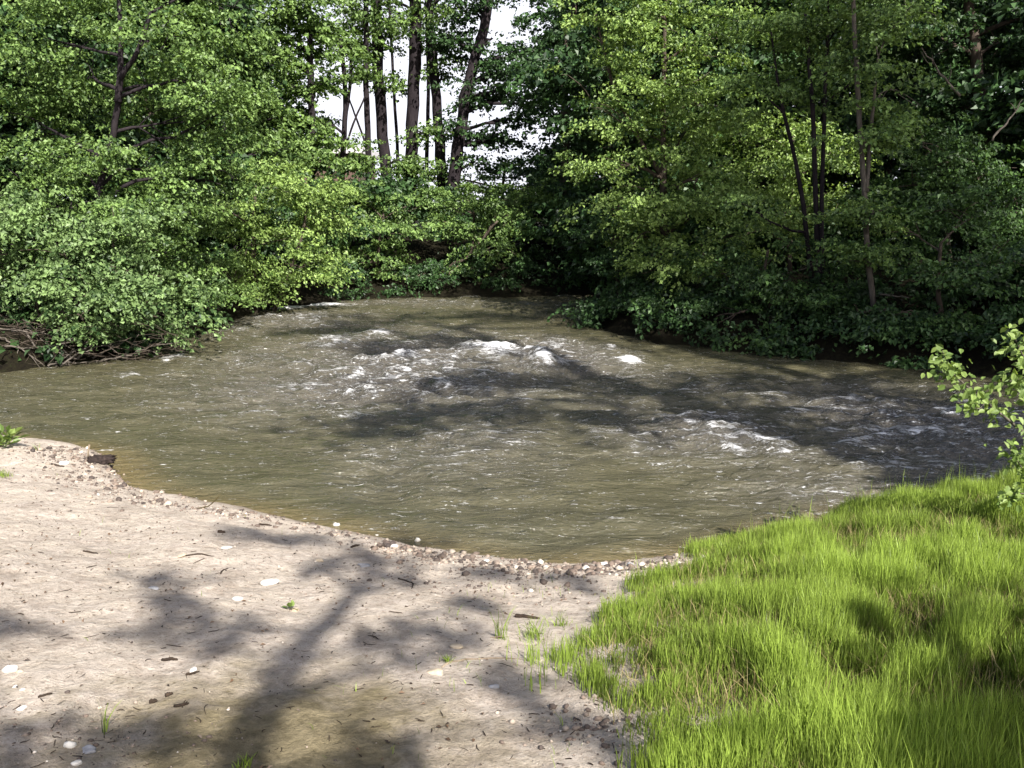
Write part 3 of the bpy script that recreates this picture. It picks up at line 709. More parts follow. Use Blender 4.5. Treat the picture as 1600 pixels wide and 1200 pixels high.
bgs = [
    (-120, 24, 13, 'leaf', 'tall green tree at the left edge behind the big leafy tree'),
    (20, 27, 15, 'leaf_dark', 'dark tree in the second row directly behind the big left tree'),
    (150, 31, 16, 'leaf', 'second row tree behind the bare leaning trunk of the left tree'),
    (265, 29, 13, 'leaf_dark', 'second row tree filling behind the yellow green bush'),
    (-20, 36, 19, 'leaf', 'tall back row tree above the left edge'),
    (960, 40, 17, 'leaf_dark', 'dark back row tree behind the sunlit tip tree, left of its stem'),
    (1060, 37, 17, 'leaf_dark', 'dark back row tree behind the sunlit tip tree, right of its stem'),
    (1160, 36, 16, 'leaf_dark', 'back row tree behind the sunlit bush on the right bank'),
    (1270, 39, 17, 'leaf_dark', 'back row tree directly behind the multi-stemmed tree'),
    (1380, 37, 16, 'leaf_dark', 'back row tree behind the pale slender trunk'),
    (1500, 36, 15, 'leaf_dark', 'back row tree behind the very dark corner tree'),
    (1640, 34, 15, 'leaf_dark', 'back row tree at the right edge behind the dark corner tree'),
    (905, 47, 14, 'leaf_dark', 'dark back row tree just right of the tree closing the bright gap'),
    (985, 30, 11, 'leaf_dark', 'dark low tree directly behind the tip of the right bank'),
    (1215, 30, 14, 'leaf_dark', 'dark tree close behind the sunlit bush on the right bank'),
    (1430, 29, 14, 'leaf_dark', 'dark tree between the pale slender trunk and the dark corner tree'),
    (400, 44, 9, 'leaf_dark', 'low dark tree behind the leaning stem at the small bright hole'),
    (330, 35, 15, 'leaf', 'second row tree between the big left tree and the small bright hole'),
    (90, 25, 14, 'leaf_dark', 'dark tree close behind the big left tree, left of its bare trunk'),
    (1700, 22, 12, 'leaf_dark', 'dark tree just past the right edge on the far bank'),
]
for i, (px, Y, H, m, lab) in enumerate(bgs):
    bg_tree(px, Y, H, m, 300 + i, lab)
# low thicket that closes the foot of the wood on both sides; its dark leaves stand in for black recesses
def thicket(label, cols, mat, seed, name='undergrowth'):
    rng = np.random.default_rng(seed)
    bl = []
    for px, py, Y, rx, ry in cols: 
        c, r = B(px, py, Y, rx, ry); area = (r[0] * r[1] * r[2]) ** (2 / 3)
        bl.append((c, r, int(5 + 5.5 * area)))
    o, _, _ = foliage(name, bl, M[mat], None, rng, 0.17, 0.7, 5, 26)
    tag(o, label, None, None, 'stuff'); return o
thicket('undergrowth, its leaves darkened for shade, massed behind the bushes of the left bank', [(20, 470, 18.8, 70, 40), (10, 540, 17.4, 45, 12), (70, 535, 17.6, 40, 12), (-50, 540, 17.3, 50, 16), (150, 530, 18, 50, 12), (-60, 480, 18.5, 80, 40), (60, 500, 18.6, 50, 20), (-20, 515, 18.2, 50, 18), (130, 510, 19, 60, 26), (-120, 420, 18, 80, 70), (260, 500, 21, 50, 22)] + [(x, 350 + (x % 70) * .3, 30, 75, 60) for x in range(-60, 520, 75)] + [(x, 425, 27, 70, 40) for x in range(0, 300, 70)] + [(x, 300, 33, 60, 22) for x in range(380, 640, 60)], 'leaf_dark', 401)
thicket('undergrowth, its leaves darkened for shade, at the foot of the trees across the far bank', [(x, 300, 42, 60, 26) for x in range(840, 1060, 50)] + [(x, 425, 33.5, 60, 20) for x in range(600, 960, 50)] + [(x, 400, 36, 70, 55) for x in range(520, 1000, 65)] + [(x, 330, 38, 60, 28) for x in range(520, 900, 55)], 'leaf_dark', 402)
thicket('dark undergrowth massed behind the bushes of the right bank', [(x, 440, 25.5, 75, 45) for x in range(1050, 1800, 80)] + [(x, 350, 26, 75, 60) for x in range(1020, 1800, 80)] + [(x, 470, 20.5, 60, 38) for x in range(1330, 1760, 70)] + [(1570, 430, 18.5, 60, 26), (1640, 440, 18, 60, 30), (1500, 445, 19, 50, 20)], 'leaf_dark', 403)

def fringe(label, line, mat, seed, h=.45, step=.55, r_=.5):
    rng = np.random.default_rng(seed); line = np.array(line); bl = []
    seg = np.hypot(*(line[1:] - line[:-1]).T); cum = np.concatenate([[0], np.cumsum(seg)])
    for t in np.arange(0, cum[-1], step):
        x = np.interp(t, cum, line[:, 0]); y = np.interp(t, cum, line[:, 1])
        for row in (0.3, 1.1, 2.2):
            yy = y + row * rng.uniform(.7, 1.3); xx = x + rng.normal() * .3; hh = h * (1 + .5 * row) * rng.uniform(.5, 1.3)
            bl.append((np.array([xx, yy, gz(xx, yy) + hh * .55]), np.array([r_, r_ * .8, hh * .7]), 6))
    o, _, _ = foliage('undergrowth', bl, M[mat], None, rng, 0.10, 0.34, 5, 20, droop=.8, up=.5, shell=.1)
    tag(o, label, None, None, 'stuff')
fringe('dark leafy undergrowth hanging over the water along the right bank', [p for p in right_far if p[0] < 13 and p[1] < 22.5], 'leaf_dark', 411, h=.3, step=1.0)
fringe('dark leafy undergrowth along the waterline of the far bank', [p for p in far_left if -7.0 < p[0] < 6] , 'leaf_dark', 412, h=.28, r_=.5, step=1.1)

# ---------------------------------------------------------------- trees behind the viewer whose shade falls into the view
def up_sun(p, yplane):
    """the point above the ground where a caster must stand to shade p"""
    t = (yplane - p[1]) / SUN[1]
    return np.asarray(p) + SUN * t
def shade_blob(px, py, rx, ry, yp, water=False):
    p = onz(px, py) if water else on_ground(px, py)
    e = onz(px + rx, py, p[2]); n_ = onz(px, py - ry, p[2]); s_ = onz(px, py + ry, p[2])
    a = abs(e[0] - p[0]); b = abs(n_[1] - s_[1]) / 2
    c = up_sun(p, yp)
    if not water: a *= .8; b *= .8
    r = b * math.sin(SUN_EL)
    return (c, (a, max(r, .12), max(r, .12)))
def shade_tree(label, base, trunks, blobs, seed, leaf=0.10, clump=0.35, dens=1.2, name='shade_tree', per=26, sprays=5, limb=.03, twigs=.35):
    return plant(name, label, 'tree', base, trunks, blobs, 'leaf', seed, 'trees behind the viewer', leaf=leaf, clump_r=clump, dens=dens, sprays=sprays, per=per, limb=limb, shell=.0, twigs=twigs)
YP = -4.5
def sk(*pp): return [up_sun(on_ground(x, y), YP) for x, y in pp]
main = sk((373, 1177), (420, 1095), (467, 1015), (520, 965), (588, 885))
low = main[0] + (main[0] - main[1]) * np.array([.5, 0, 1.0])
foot = np.array([main[0][0] - 1.6, YP, gz(main[0][0] - 1.6, YP) - .1])
tr = [([foot, foot * .5 + main[0] * .5] + main + [main[-1] + np.array([.1, 0, .8])], .155, .035),
      (sk((425, 1100), (520, 1062), (650, 1032), (740, 1010)), .05, .02), (sk((480, 1005), (400, 1030), (290, 1000)), .035, .012),
      (sk((560, 930), (520, 895), (480, 885)), .04, .015), (sk((500, 985), (420, 985), (360, 960)), .035, .015),
      (sk((373, 1177), (300, 1160), (200, 1142), (0, 1135)), .05, .03), (sk((588, 885), (660, 872), (760, 860)), .04, .015),
      (sk((450, 1045), (560, 1010), (700, 985)), .03, .012), (sk((560, 930), (640, 915), (740, 905)), .03, .012)]
sb = [shade_blob(*b, YP) for b in [(230, 911, 20, 4), (255, 940, 30, 5), (250, 985, 40, 12), (340, 1000, 35, 14), (20, 985, 40, 10), (10, 1190, 60, 40), (500, 888, 22, 5), (460, 838, 55, 5), (400, 832, 25, 4),
     (610, 1000, 40, 6), (690, 985, 40, 6), (620, 1185, 60, 10), (730, 945, 35, 6), (640, 850, 40, 5), (760, 895, 60, 7), (880, 905, 60, 8), (620, 895, 40, 6),
     (800, 1060, 60, 12), (200, 1150, 90, 8), (560, 870, 40, 6), (900, 1150, 60, 20)]]
shade_tree('tree standing behind the viewer whose branched shadow lies across the sand', foot[:2], tr, sb, 501, leaf=.07, clump=.13, dens=.6, per=14, sprays=4, limb=.006, twigs=-.5)
YP2 = -7.0
YP2 = -2.0
wb = [shade_blob(*b, YP2, True) for b in [(800, 590, 130, 16), (950, 610, 160, 22), (760, 640, 150, 18), (1050, 640, 120, 16), (1150, 600, 130, 20), (640, 660, 90, 10), (900, 655, 100, 10), (720, 600, 80, 12)]]
wb2 = [shade_blob(*b, YP2 - 2, True) for b in [(640, 498, 110, 6), (760, 496, 110, 6), (860, 494, 80, 6), (540, 505, 60, 6), (480, 520, 60, 5), (700, 533, 60, 4), (600, 545, 60, 5), (560, 515, 50, 4), (980, 505, 80, 10)]]
def tall(x, y, top): return [([np.array([x, y, gz(x, y) - .2]), np.array([x + .2, y, top * .5]), np.array([x, y, top])], .38, .14)]
shade_tree('tall tree behind the viewer whose crown shades the middle of the river', (10.0, YP2), tall(10.0, YP2, 20), wb, 502, leaf=.16, clump=.6, dens=1.3, limb=.06)
shade_tree('very tall tree farther behind the viewer shading the far rapids', (11.2, YP2 - 2), tall(11.2, YP2 - 2, 27), wb2, 503, leaf=.16, clump=.6, dens=1.1, limb=.06)
YP3 = 3.6
def shade_at(px, py, Y, rx, ry, y2):
    p = at(px, py, Y); c = up_sun(p, y2); return (c, (rx * Y / F, rx * Y / F * .8, ry * Y / F))
rb = [shade_blob(*b, 1.5, True) for b in [(1300, 620, 90, 20), (1400, 650, 110, 26), (1540, 640, 110, 26), (1500, 700, 110, 26), (1420, 720, 80, 16), (1640, 700, 120, 40), (1330, 680, 50, 10), (1560, 740, 90, 18), (1250, 600, 90, 14), (1200, 650, 60, 10), (1450, 600, 90, 16), (1560, 660, 90, 18), (1500, 760, 60, 14), (1440, 690, 60, 14)]]
rb += [shade_at(*b, 1.5) for b in [(1380, 60, 18, 70, 60), (1480, 120, 19, 80, 60), (1560, 60, 19, 80, 60), (1580, 200, 18, 80, 60), (1460, 250, 18.5, 80, 50), (1560, 320, 18, 80, 50), (1400, 380, 18, 60, 40), (1200, 420, 19, 60, 40), (1130, 480, 19.5, 60, 40), (1240, 480, 18.5, 60, 40), (1250, 60, 19.5, 60, 40), (1350, 200, 18.5, 40, 60), (1040, 510, 21, 70, 24), (1160, 540, 18.5, 70, 24), (1640, 400, 17, 80, 80), (1100, 530, 19, 60, 20), (980, 480, 22.5, 50, 30), (1300, 540, 17.5, 80, 20), (1500, 560, 16.5, 80, 20), (1450, 450, 17, 70, 40), (1350, 300, 18, 50, 40), (1190, 360, 19.5, 40, 30), (1480, 300, 18, 60, 40), (1530, 130, 20, 70, 50), (1420, 180, 18.5, 50, 50), (1300, 60, 19, 50, 40), (1600, 480, 16, 70, 60)]]
rb += [shade_at(*b, 1.5) for b in [(1420, 450, 17, 70, 50), (1520, 480, 17, 70, 50), (1330, 470, 17.5, 60, 50), (1480, 380, 17, 80, 40), (1570, 420, 17, 70, 60), (1250, 510, 18, 60, 30), (1400, 530, 17, 80, 30), (1560, 540, 16, 80, 30)]]
shade_tree('wide tree on the near bank beyond the right edge shading the right side water', (12.0, 1.5), tall(12.0, 1.5, 22), rb, 504, leaf=.16, clump=.6, dens=1.3, limb=.06)
gb = [shade_blob(*b, -2.0) for b in [(1590, 1130, 60, 60), (1500, 1190, 90, 30), (1640, 1000, 50, 50), (1620, 1190, 60, 40)]]
shade_tree('small tree behind the viewer to the right shading the grass corner', (4.9, -2.0), tall(4.9, -2.0, 7.5), gb, 505, leaf=.10, clump=.35, dens=1.3)

# ---------------------------------------------------------------- sapling at the right edge
def near_leaves(name, P, D, Nn, size, mat, parent, rng, loc):
    """pointed oval leaves of eight corners with a fold and a drooping tip"""
    n = len(P); d = unit(D); nn = unit(Nn - d * np.sum(Nn * d, 1)[:, None]); s = np.cross(nn, d)
    u = np.array([0, .25, .6, 1.0, .6, .25]); w = np.array([0, .30, .30, 0, -.30, -.30]); h = np.array([0, .08, .04, -.16, .04, .08])
    V = P[:, None] + d[:, None] * (u[None, :, None] * size[:, None, None]) + s[:, None] * (w[None, :, None] * size[:, None, None]) + nn[:, None] * (h[None, :, None] * size[:, None, None])
    f = np.concatenate([np.arange(n)[:, None] * 6 + np.array([[0, 1, 2, 3]]), np.arange(n)[:, None] * 6 + np.array([[0, 3, 4, 5]])])
    return mesh(name, V.reshape(-1, 3), f, M[mat], parent, attrs={'rnd': np.repeat(rng.uniform(.1, 1, n), 6)}, smooth=False, loc=loc)
def sapling():
    rng = np.random.default_rng(600)
    Y0 = 6.6
    b = np.array([*bx_(1650, Y0), 0]); b[2] = gz(b[0], b[1])
    root = empty('sapling', b); tag(root, 'young leafy sapling reaching in from the right edge over the water', 'sapling')
    g = Geo(); P, D = [], []
    def br(pp, r0, r1, nl, sp=.05):
        pts = np.array([at(*p) for p in pp]); t = np.linspace(0, len(pts) - 1, 16); k = np.arange(len(pts))
        C = np.stack([np.interp(t, k, pts[:, i]) for i in range(3)], 1)
        for _ in range(2): C[1:-1] = .5 * C[1:-1] + .25 * (C[:-2] + C[2:])
        g.tube(C, np.linspace(r0, r1, 16), 6)
        for _ in range(int(nl * 1.7)):
            q = rng.uniform(.3, 1.0) * 15; i = min(int(q), 14); c = C[i] + (C[i + 1] - C[i]) * (q - i)
            tw = rng.normal(size=3) * np.array([1, 1, .8]) * sp; 
            ax = unit(C[i + 1] - C[i])
            P.append(c + tw); D.append(unit(ax * .6 + rng.normal(size=3) * .6 + np.array([-.1, 0, -.45])))
    st = [b + [0, 0, -.05], at(1652, 720, 6.6), at(1640, 560, 6.5), at(1630, 440, 6.5)]
    Cst = np.array(st); g.tube(Cst, [.022, .018, .013, .005], 7)
    br([(1652, 715, 6.6), (1590, 668, 6.4), (1540, 628, 6.2), (1500, 595, 6.1), (1468, 562, 6.0)], .012, .003, 105, .055)
    br([(1500, 595, 6.1), (1482, 570, 6.05), (1472, 548, 6.0)], .004, .002, 14, .03)
    br([(1540, 628, 6.2), (1530, 640, 6.1), (1495, 628, 6.05)], .004, .002, 16, .035)
    br([(1645, 600, 6.55), (1600, 560, 6.3), (1582, 520, 6.2)], .008, .003, 45, .06)
    br([(1640, 570, 6.5), (1600, 590, 6.3), (1560, 600, 6.3)], .006, .003, 40, .06)
    br([(1640, 640, 6.5), (1600, 610, 6.4), (1570, 590, 6.4)], .006, .003, 30, .06)
    br([(1650, 740, 6.6), (1600, 715, 6.4), (1570, 700, 6.3)], .006, .002, 20, .04)
    br([(1650, 760, 6.6), (1605, 745, 6.4), (1590, 720, 6.3)], .006, .003, 36, .06)
    br([(1650, 790, 6.6), (1600, 770, 6.4), (1560, 775, 6.3)], .006, .003, 40, .05)
    br([(1640, 700, 6.5), (1610, 690, 6.4), (1592, 700, 6.3)], .006, .003, 20, .05)
    br([(1635, 500, 6.5), (1615, 520, 6.4), (1598, 540, 6.4)], .006, .003, 30, .06)
    P = np.array(P); D = np.array(D); n = len(P)
    Nn = unit(np.array([0.05, -.55, .8]) + rng.normal(size=(n, 3)) * .45)
    near_leaves('crown', P, D, Nn, rng.uniform(.04, .068, n), 'leaf_near', root, rng, None).location = -b
    t = g.build('trunk', M['bark_grey'], root); t.location = -b
sapling()

# ---------------------------------------------------------------- grass
def blades(name, x, y, h, lean, mat, rng, width=0.0022, parent=None, loc=None, tone=None):
    n = len(x); z = ground_z(x, y) - 0.01
    a = rng.uniform(0, 2 * math.pi, n)
    ld = np.stack([np.cos(a), np.sin(a)], 1) * lean[:, None]
    face = rng.uniform(0, math.pi, n); sx = np.cos(face); sy = np.sin(face) * .6
    w = width * rng.uniform(.6, 1.4, n)
    V = np.zeros((n, 7, 3))
    for k, (t, ww) in enumerate(((0, 1.0), (.4, .95), (.75, .6))):
        cx = x + ld[:, 0] * h * t ** 2; cy = y + ld[:, 1] * h * t ** 2; cz = z + h * t * (1 - .25 * lean * t)
        V[:, 2 * k] = np.stack([cx - sx * w * ww, cy - sy * w * ww, cz], 1)
        V[:, 2 * k + 1] = np.stack([cx + sx * w * ww, cy + sy * w * ww, cz], 1)
    V[:, 6] = np.stack([x + ld[:, 0] * h, y + ld[:, 1] * h, z + h * (1 - .3 * lean)], 1)
    i = np.arange(n)[:, None] * 7
    q = np.concatenate([i + np.array([[0, 1, 3, 2]]), i + np.array([[2, 3, 5, 4]])]); t3 = i + np.array([[4, 5, 6]])
    if tone is None: tone = rng.uniform(0, 1, n)
    return mesh(name, V.reshape(-1, 3), [q, t3], M[mat], parent, attrs={'rnd': np.repeat(np.clip(tone, 0, 1), 7)}, smooth=False, loc=loc)
rng = np.random.default_rng(700)
n = 900000
gxr = rng.uniform(-0.2, 7.0, n); gyr = rng.uniform(1.6, 9.6, n)
keep_ = (gxr < 0.62 * gyr + .7); gxr, gyr = gxr[keep_], gyr[keep_]
pd = poly_sd(GR, gxr, gyr)
clump = fbm(gxr * 3.2, gyr * 3.2, 71, 3); patch = fbm(gxr * 0.9, gyr * 0.9, 72, 3)
dens_ = ss(0.06, 0.55, pd + (clump - .5) * .8) * (0.30 + 0.70 * ss(0.34, 0.55, clump + 0.5 * (patch - .5))) * ss(.0, .04, sdist(gxr, gyr))
ok = rng.uniform(size=len(gxr)) < dens_
gxr, gyr = gxr[ok], gyr[ok]; clump = clump[ok]; patch = patch[ok]; pd = pd[ok]
hh = (0.075 + 0.175 * ss(.3, .75, clump) * (0.6 + .8 * patch)) * rng.uniform(.55, 1.2, len(gxr)) * (0.55 + 0.45 * ss(0, .8, pd))
tall_ = rng.uniform(size=len(gxr)) < .012; hh = np.where(tall_, hh * 1.7, hh)
tn = rng.uniform(0.0, .85, len(gxr)) + (clump - .5) * .9 + (patch - .5) * .6
o = blades('grass', gxr, gyr, hh, rng.uniform(.03, .32, len(gxr)), 'grass', rng, tone=tn)
tag(o, 'bright yellow green young grass covering the mound at the right', kind='stuff')
n = 80000
sx_ = rng.uniform(-.3, 6.5, n); sy_ = rng.uniform(1.8, 9.5, n); pd = poly_sd(GR, sx_, sy_)
ok = (rng.uniform(size=n) < ss(.1, .6, pd) * .7) & (sdist(sx_, sy_) > .05); sx_, sy_ = sx_[ok], sy_[ok]
o = blades('dry_grass', sx_, sy_, rng.uniform(.05, .2, len(sx_)), rng.uniform(.1, 1.2, len(sx_)), 'straw', rng, .0018)
tag(o, 'dry straw coloured blades lying among the green grass', kind='stuff')
# sparse seedlings on the sand beside the mound
n = 14000
sx_ = rng.uniform(-6, 3, n); sy_ = rng.uniform(2, 11, n); pd = poly_sd(GR, sx_, sy_)
pr = ss(-1.3, -.1, pd) * ss(.5, .62, fbm(sx_ * 4, sy_ * 4, 75, 3)) * .9 + .006
ok = (rng.uniform(size=n) < pr) & (sdist(sx_, sy_) > .15) & (pd < .1); sx_, sy_ = sx_[ok], sy_[ok]
o = blades('seedlings', sx_, sy_, rng.uniform(.02, .10, len(sx_)), rng.uniform(.1, .8, len(sx_)), 'grass', rng, .0018)
tag(o, 'thin green seedlings scattered over the sand', kind='stuff')
def tuft(px, py, nb, h, label, spread=.04, mat='grass', width=.0022, name='grass_tuft', lean=(.1, .8), cat='grass tuft'):
    rng = np.random.default_rng(int(px * 7 + py))
    p = on_ground(px, py)
    x = p[0] + rng.normal(size=nb) * spread * .5; y = p[1] + rng.normal(size=nb) * spread * .5
    o = blades(name, x, y, h * rng.uniform(.5, 1.1, nb), rng.uniform(*lean, nb), mat, rng, width, loc=p)
    tag(o, label, cat); return o
tuft(782, 998, 26, .22, 'tall thin grass tuft standing alone on the sand left of the mound', .03)
tuft(165, 1145, 9, .16, 'few upright blades alone on the shaded sand at the lower left', .02)
tuft(700, 1035, 34, .06, 'short green tuft on the sand below the tall thin tuft', .025)
tuft(385, 1198, 40, .07, 'small tuft at the bottom edge of the sand', .05)
tuft(835, 1000, 60, .16, 'green tuft at the left tip of the grass mound', .07)
tuft(875, 978, 30, .12, 'small tuft just above the left tip of the mound', .05)
tuft(5, 745, 90, .10, 'low dark tuft at the left edge of the sand', .08)
tuft(60, 703, 20, .10, 'thin blades on the shore beside the broad-leaved plant', .05)
# broad-leaved plant at the left edge
def weed(px, py, nl, h, label, size=.11):
    rng = np.random.default_rng(int(px + py)); p = on_ground(px, py)
    a = rng.uniform(0, 6.28, nl); e = rng.uniform(.15, 1.2, nl)
    D = np.stack([np.cos(a) * np.cos(e), np.sin(a) * np.cos(e), np.sin(e)], 1)
    P = p + D * rng.uniform(.02, h, nl)[:, None] * np.array([1, 1, 1.1]); 
    Nn = np.array([0, 0, 1.0]) + rng.normal(size=(nl, 3)) * .4
    root = empty('leafy_weed', p); tag(root, label, 'plant')
    near_leaves('foliage', P, D, Nn, rng.uniform(.6, 1.2, nl) * size, 'leaf_near', root, rng, None).location = -p
    g = Geo()
    for k in range(6): g.tube(np.array([p - [0, 0, .02], p + D[k] * h * .5, p + D[k] * h * .9]), [.004, .003, .002], 5)
    g.build('stem', M['bark'], root).location = -p
weed(8, 697, 70, .20, 'leafy green weed on the shore at the left edge')
weed(455, 954, 7, .02, 'tiny green seedling on the sand beside the branch shadow', .05)

# ---------------------------------------------------------------- gravel, stones
def rock_mesh(rng, sub=2):
    import bmesh
    bm = bmesh.new(); bmesh.ops.create_icosphere(bm, subdivisions=sub, radius=1)
    V = np.array([v.co[:] for v in bm.verts]); Fc = np.array([[v.index for v in f.verts] for f in bm.faces]); bm.free()
    d = 1 + sum(.16 / (k + 1) * np.sin(V @ rng.normal(size=3) * (1.6 + k) + rng.uniform(0, 6)) for k in range(4))
    # a few flattened faces
    V = V * d[:, None]
    for _ in range(4):
        nrm = unit(rng.normal(size=3)); t = V @ nrm; c = rng.uniform(.62, .85)
        V = V - np.maximum(t - c, 0)[:, None] * nrm * .85
    return V, Fc
rng = np.random.default_rng(800)
protos = [rock_mesh(rng, 1) for _ in range(6)]
def gravel_mat():
    m, nt, out = newmat('gravel'); b = N(nt, 'ShaderNodeBsdfPrincipled', i_Roughness=.8)
    n_ = noise(nt, 60, 4, .6)
    c = ramp(nt, attr(nt, 'rnd'), [(0, (.04, .03, .026)), (.4, (.15, .11, .085)), (.75, (.36, .30, .24)), (1, (.60, .56, .50))])
    c = mix(nt, 1.0, c, ramp(nt, n_, [(.3, .75), (.7, 1.1)]), 'MULTIPLY'); nt.links.new(c, b.inputs['Base Color'])
    nt.links.new(b.outputs[0], out.inputs[0]); return m
M['gravel'] = gravel_mat()
def scatter_stones(name, label, x, y, size, mat, tone, sink=.3):
    Vs, Fs, T_, n0 = [], [], [], 0
    z = ground_z(x, y)
    for i in range(len(x)):
        V, Fc = protos[i % 6]; a = rng.uniform(0, 6.28); c, s = math.cos(a), math.sin(a)
        sc = size[i] * np.array([rng.uniform(.8, 1.4), rng.uniform(.7, 1.1), rng.uniform(.45, .8)])
        W = V * sc; W = np.stack([W[:, 0] * c - W[:, 1] * s, W[:, 0] * s + W[:, 1] * c, W[:, 2]], 1)
        Vs.append(W + [x[i], y[i], max(z[i], 0) + sc[2] * (1 - 2 * sink) * .6]); Fs.append(Fc + n0); T_.append(np.full(len(V), tone[i])); n0 += len(V)
    o = mesh(name, np.vstack(Vs), np.vstack(Fs), mat, attrs={'rnd': np.concatenate(T_)})
    return tag(o, label, kind='stuff')
# gravel strip along the waterline and on the little headland at the left
gx_, gy_, gs_ = [], [], []
def strip(pp, n, spread, smin, smax):
    pts = np.array([on_ground(*p)[:2] for p in pp]); k = np.arange(len(pts))
    t = rng.uniform(0, len(pts) - 1, n)
    gx_.append(np.interp(t, k, pts[:, 0]) + rng.normal(size=n) * spread); gy_.append(np.interp(t, k, pts[:, 1]) + rng.normal(size=n) * spread * .8)
    gs_.append(smin + (smax - smin) * rng.power(.22, n))
strip([(60, 704), (130, 712), (168, 730), (195, 760), (235, 785)], 800, .26, .008, .038)
strip([(100, 735), (140, 755), (170, 770)], 220, .25, .006, .028)
strip([(230, 782), (330, 798), (400, 807), (530, 834), (650, 860)], 500, .15, .006, .028)
strip([(620, 856), (700, 872), (800, 886), (900, 892), (1000, 886), (1080, 874)], 1100, .22, .008, .040)
strip([(700, 895), (800, 915), (900, 925)], 200, .28, .006, .025)
strip([(870, 1150), (950, 1110), (1000, 1180)], 260, .16, .005, .02)
strip([(0, 1120), (120, 1160), (300, 1180)], 200, .18, .004, .014)
strip([(50, 800), (300, 880), (500, 930), (700, 960)], 900, .8, .002, .010)
strip([(20, 900), (300, 1000), (600, 1080), (850, 1100)], 900, .6, .0015, .007)
strip([(450, 850), (650, 900), (850, 930)], 500, .3, .002, .012)
gx_ = np.concatenate(gx_); gy_ = np.concatenate(gy_); gs_ = np.concatenate(gs_)
ok = sdist(gx_, gy_) > -.10
scatter_stones('gravel', 'mixed brown and white gravel along the waterline of the sand', gx_[ok], gy_[ok], gs_[ok], M['gravel'], rng.beta(1.1, 2.0, ok.sum()))

def stone_mat(name, c1, c2): return simple_noise_mat(name, c1, c2, 35, .7, .4)
M['white_stone'] = stone_mat('white_stone', (.36, .34, .31), (.58, .56, .52))
M['tan_stone'] = stone_mat('tan_stone', (.26, .21, .15), (.42, .35, .26))
M['grey_stone'] = stone_mat('grey_stone', (.16, .16, .17), (.33, .33, .34))
def stone(px, py, wpx, mat, label, flat=.55, rot=0.0):
    p = on_ground(px, py); dist = np.linalg.norm(p - [0, 0, CAM_H]); r = wpx * dist / F / 2.25
    rr = np.random.default_rng(int(px * 13 + py)); V, Fc = rock_mesh(rr, 3)
    V = V * r * np.array([1.1, .8, flat])
    o = mesh('stone', V, Fc, M[mat]); o.location = (p[0], p[1], p[2] + r * flat * .15); o.rotation_euler = (rr.normal() * .12, rr.normal() * .12, rot)
    tag(o, label, 'stone'); return o
for a in [
    (421, 912, 27, 'white_stone', 'broad white stone on the open sand left of the tree shadow', .45, .2),
    (373, 937, 17, 'white_stone', 'flat white stone just left and below the broad white stone', .35, 0),
    (461, 955, 15, 'tan_stone', 'small pale stone touching the left side of the branched shadow', .6, 0),
    (526, 823, 14, 'white_stone', 'rounded white stone standing on the waterline', .9, 0),
    (588, 838, 8, 'white_stone', 'small white stone on the waterline right of the rounded one', .8, 0),
    (652, 846, 9, 'white_stone', 'upright white stone on the waterline beside the dark chips', 1.2, 0),
    (617, 855, 13, 'white_stone', 'flat white stone lying among dark chips near the waterline', .5, .5),
    (353, 857, 20, 'white_stone', 'long flat pale stone half buried in the upper sand', .3, 0),
    (283, 869, 17, 'tan_stone', 'flat tan stone beside a dark stick in the middle of the sand', .35, 0),
    (240, 921, 14, 'grey_stone', 'small bluish stone on the open sand at the left', .5, 0),
    (17, 1049, 19, 'white_stone', 'large rounded white stone at the lower left edge', .75, .3),
    (31, 1050, 10, 'tan_stone', 'small tan stone touching the large rounded one at the lower left', .6, .3),
    (24, 1074, 8, 'white_stone', 'small white pebble below the large rounded stone at the left edge', .6, .3),
    (35, 1080, 8, 'white_stone', 'lower of two small white pebbles below the large left stone', .6, .3),
    (34, 1108, 14, 'white_stone', 'slanting white stone in the shaded sand at the lower left', .5, .6),
    (110, 1168, 19, 'white_stone', 'round bluish white stone near the bottom left corner', .8, .3),
    (139, 1176, 23, 'grey_stone', 'flat grey stone right of the round bluish white stone', .35, -.3),
    (121, 1194, 16, 'white_stone', 'white stone at the bottom edge under the flat grey stone', .6, .1),
    (302, 1050, 11, 'white_stone', 'small white shard leaning on a dark chip in the damp sand', 1.1, 1.0),
    (680, 1052, 26, 'tan_stone', 'elongated tan stone on the sand below the short tuft', .4, -.2),
    (713, 1010, 22, 'tan_stone', 'flat tan stone left of the tall thin tuft', .3, 0),
    (772, 1074, 16, 'grey_stone', 'small grey stone in the lower middle of the sand', .6, 0),
    (570, 885, 19, 'grey_stone', 'flat grey stone at the tip of the tree shadow', .35, 0),
    (500, 877, 14, 'tan_stone', 'small tan pebble above the tree shadow', .4, 0),
    (945, 882, 13, 'white_stone', 'white stone on the waterline near the mound, left of a dark one', .7, 0),
    (985, 884, 13, 'grey_stone', 'dark grey stone on the waterline nearest the grass mound', .7, 0),
    (760, 877, 11, 'white_stone', 'white stone in the middle of the gravelly waterline', .6, 0),
    (100, 725, 13, 'white_stone', 'whitish stone on the gravelly headland at the left', .6, 0)]:
    stone(*a)
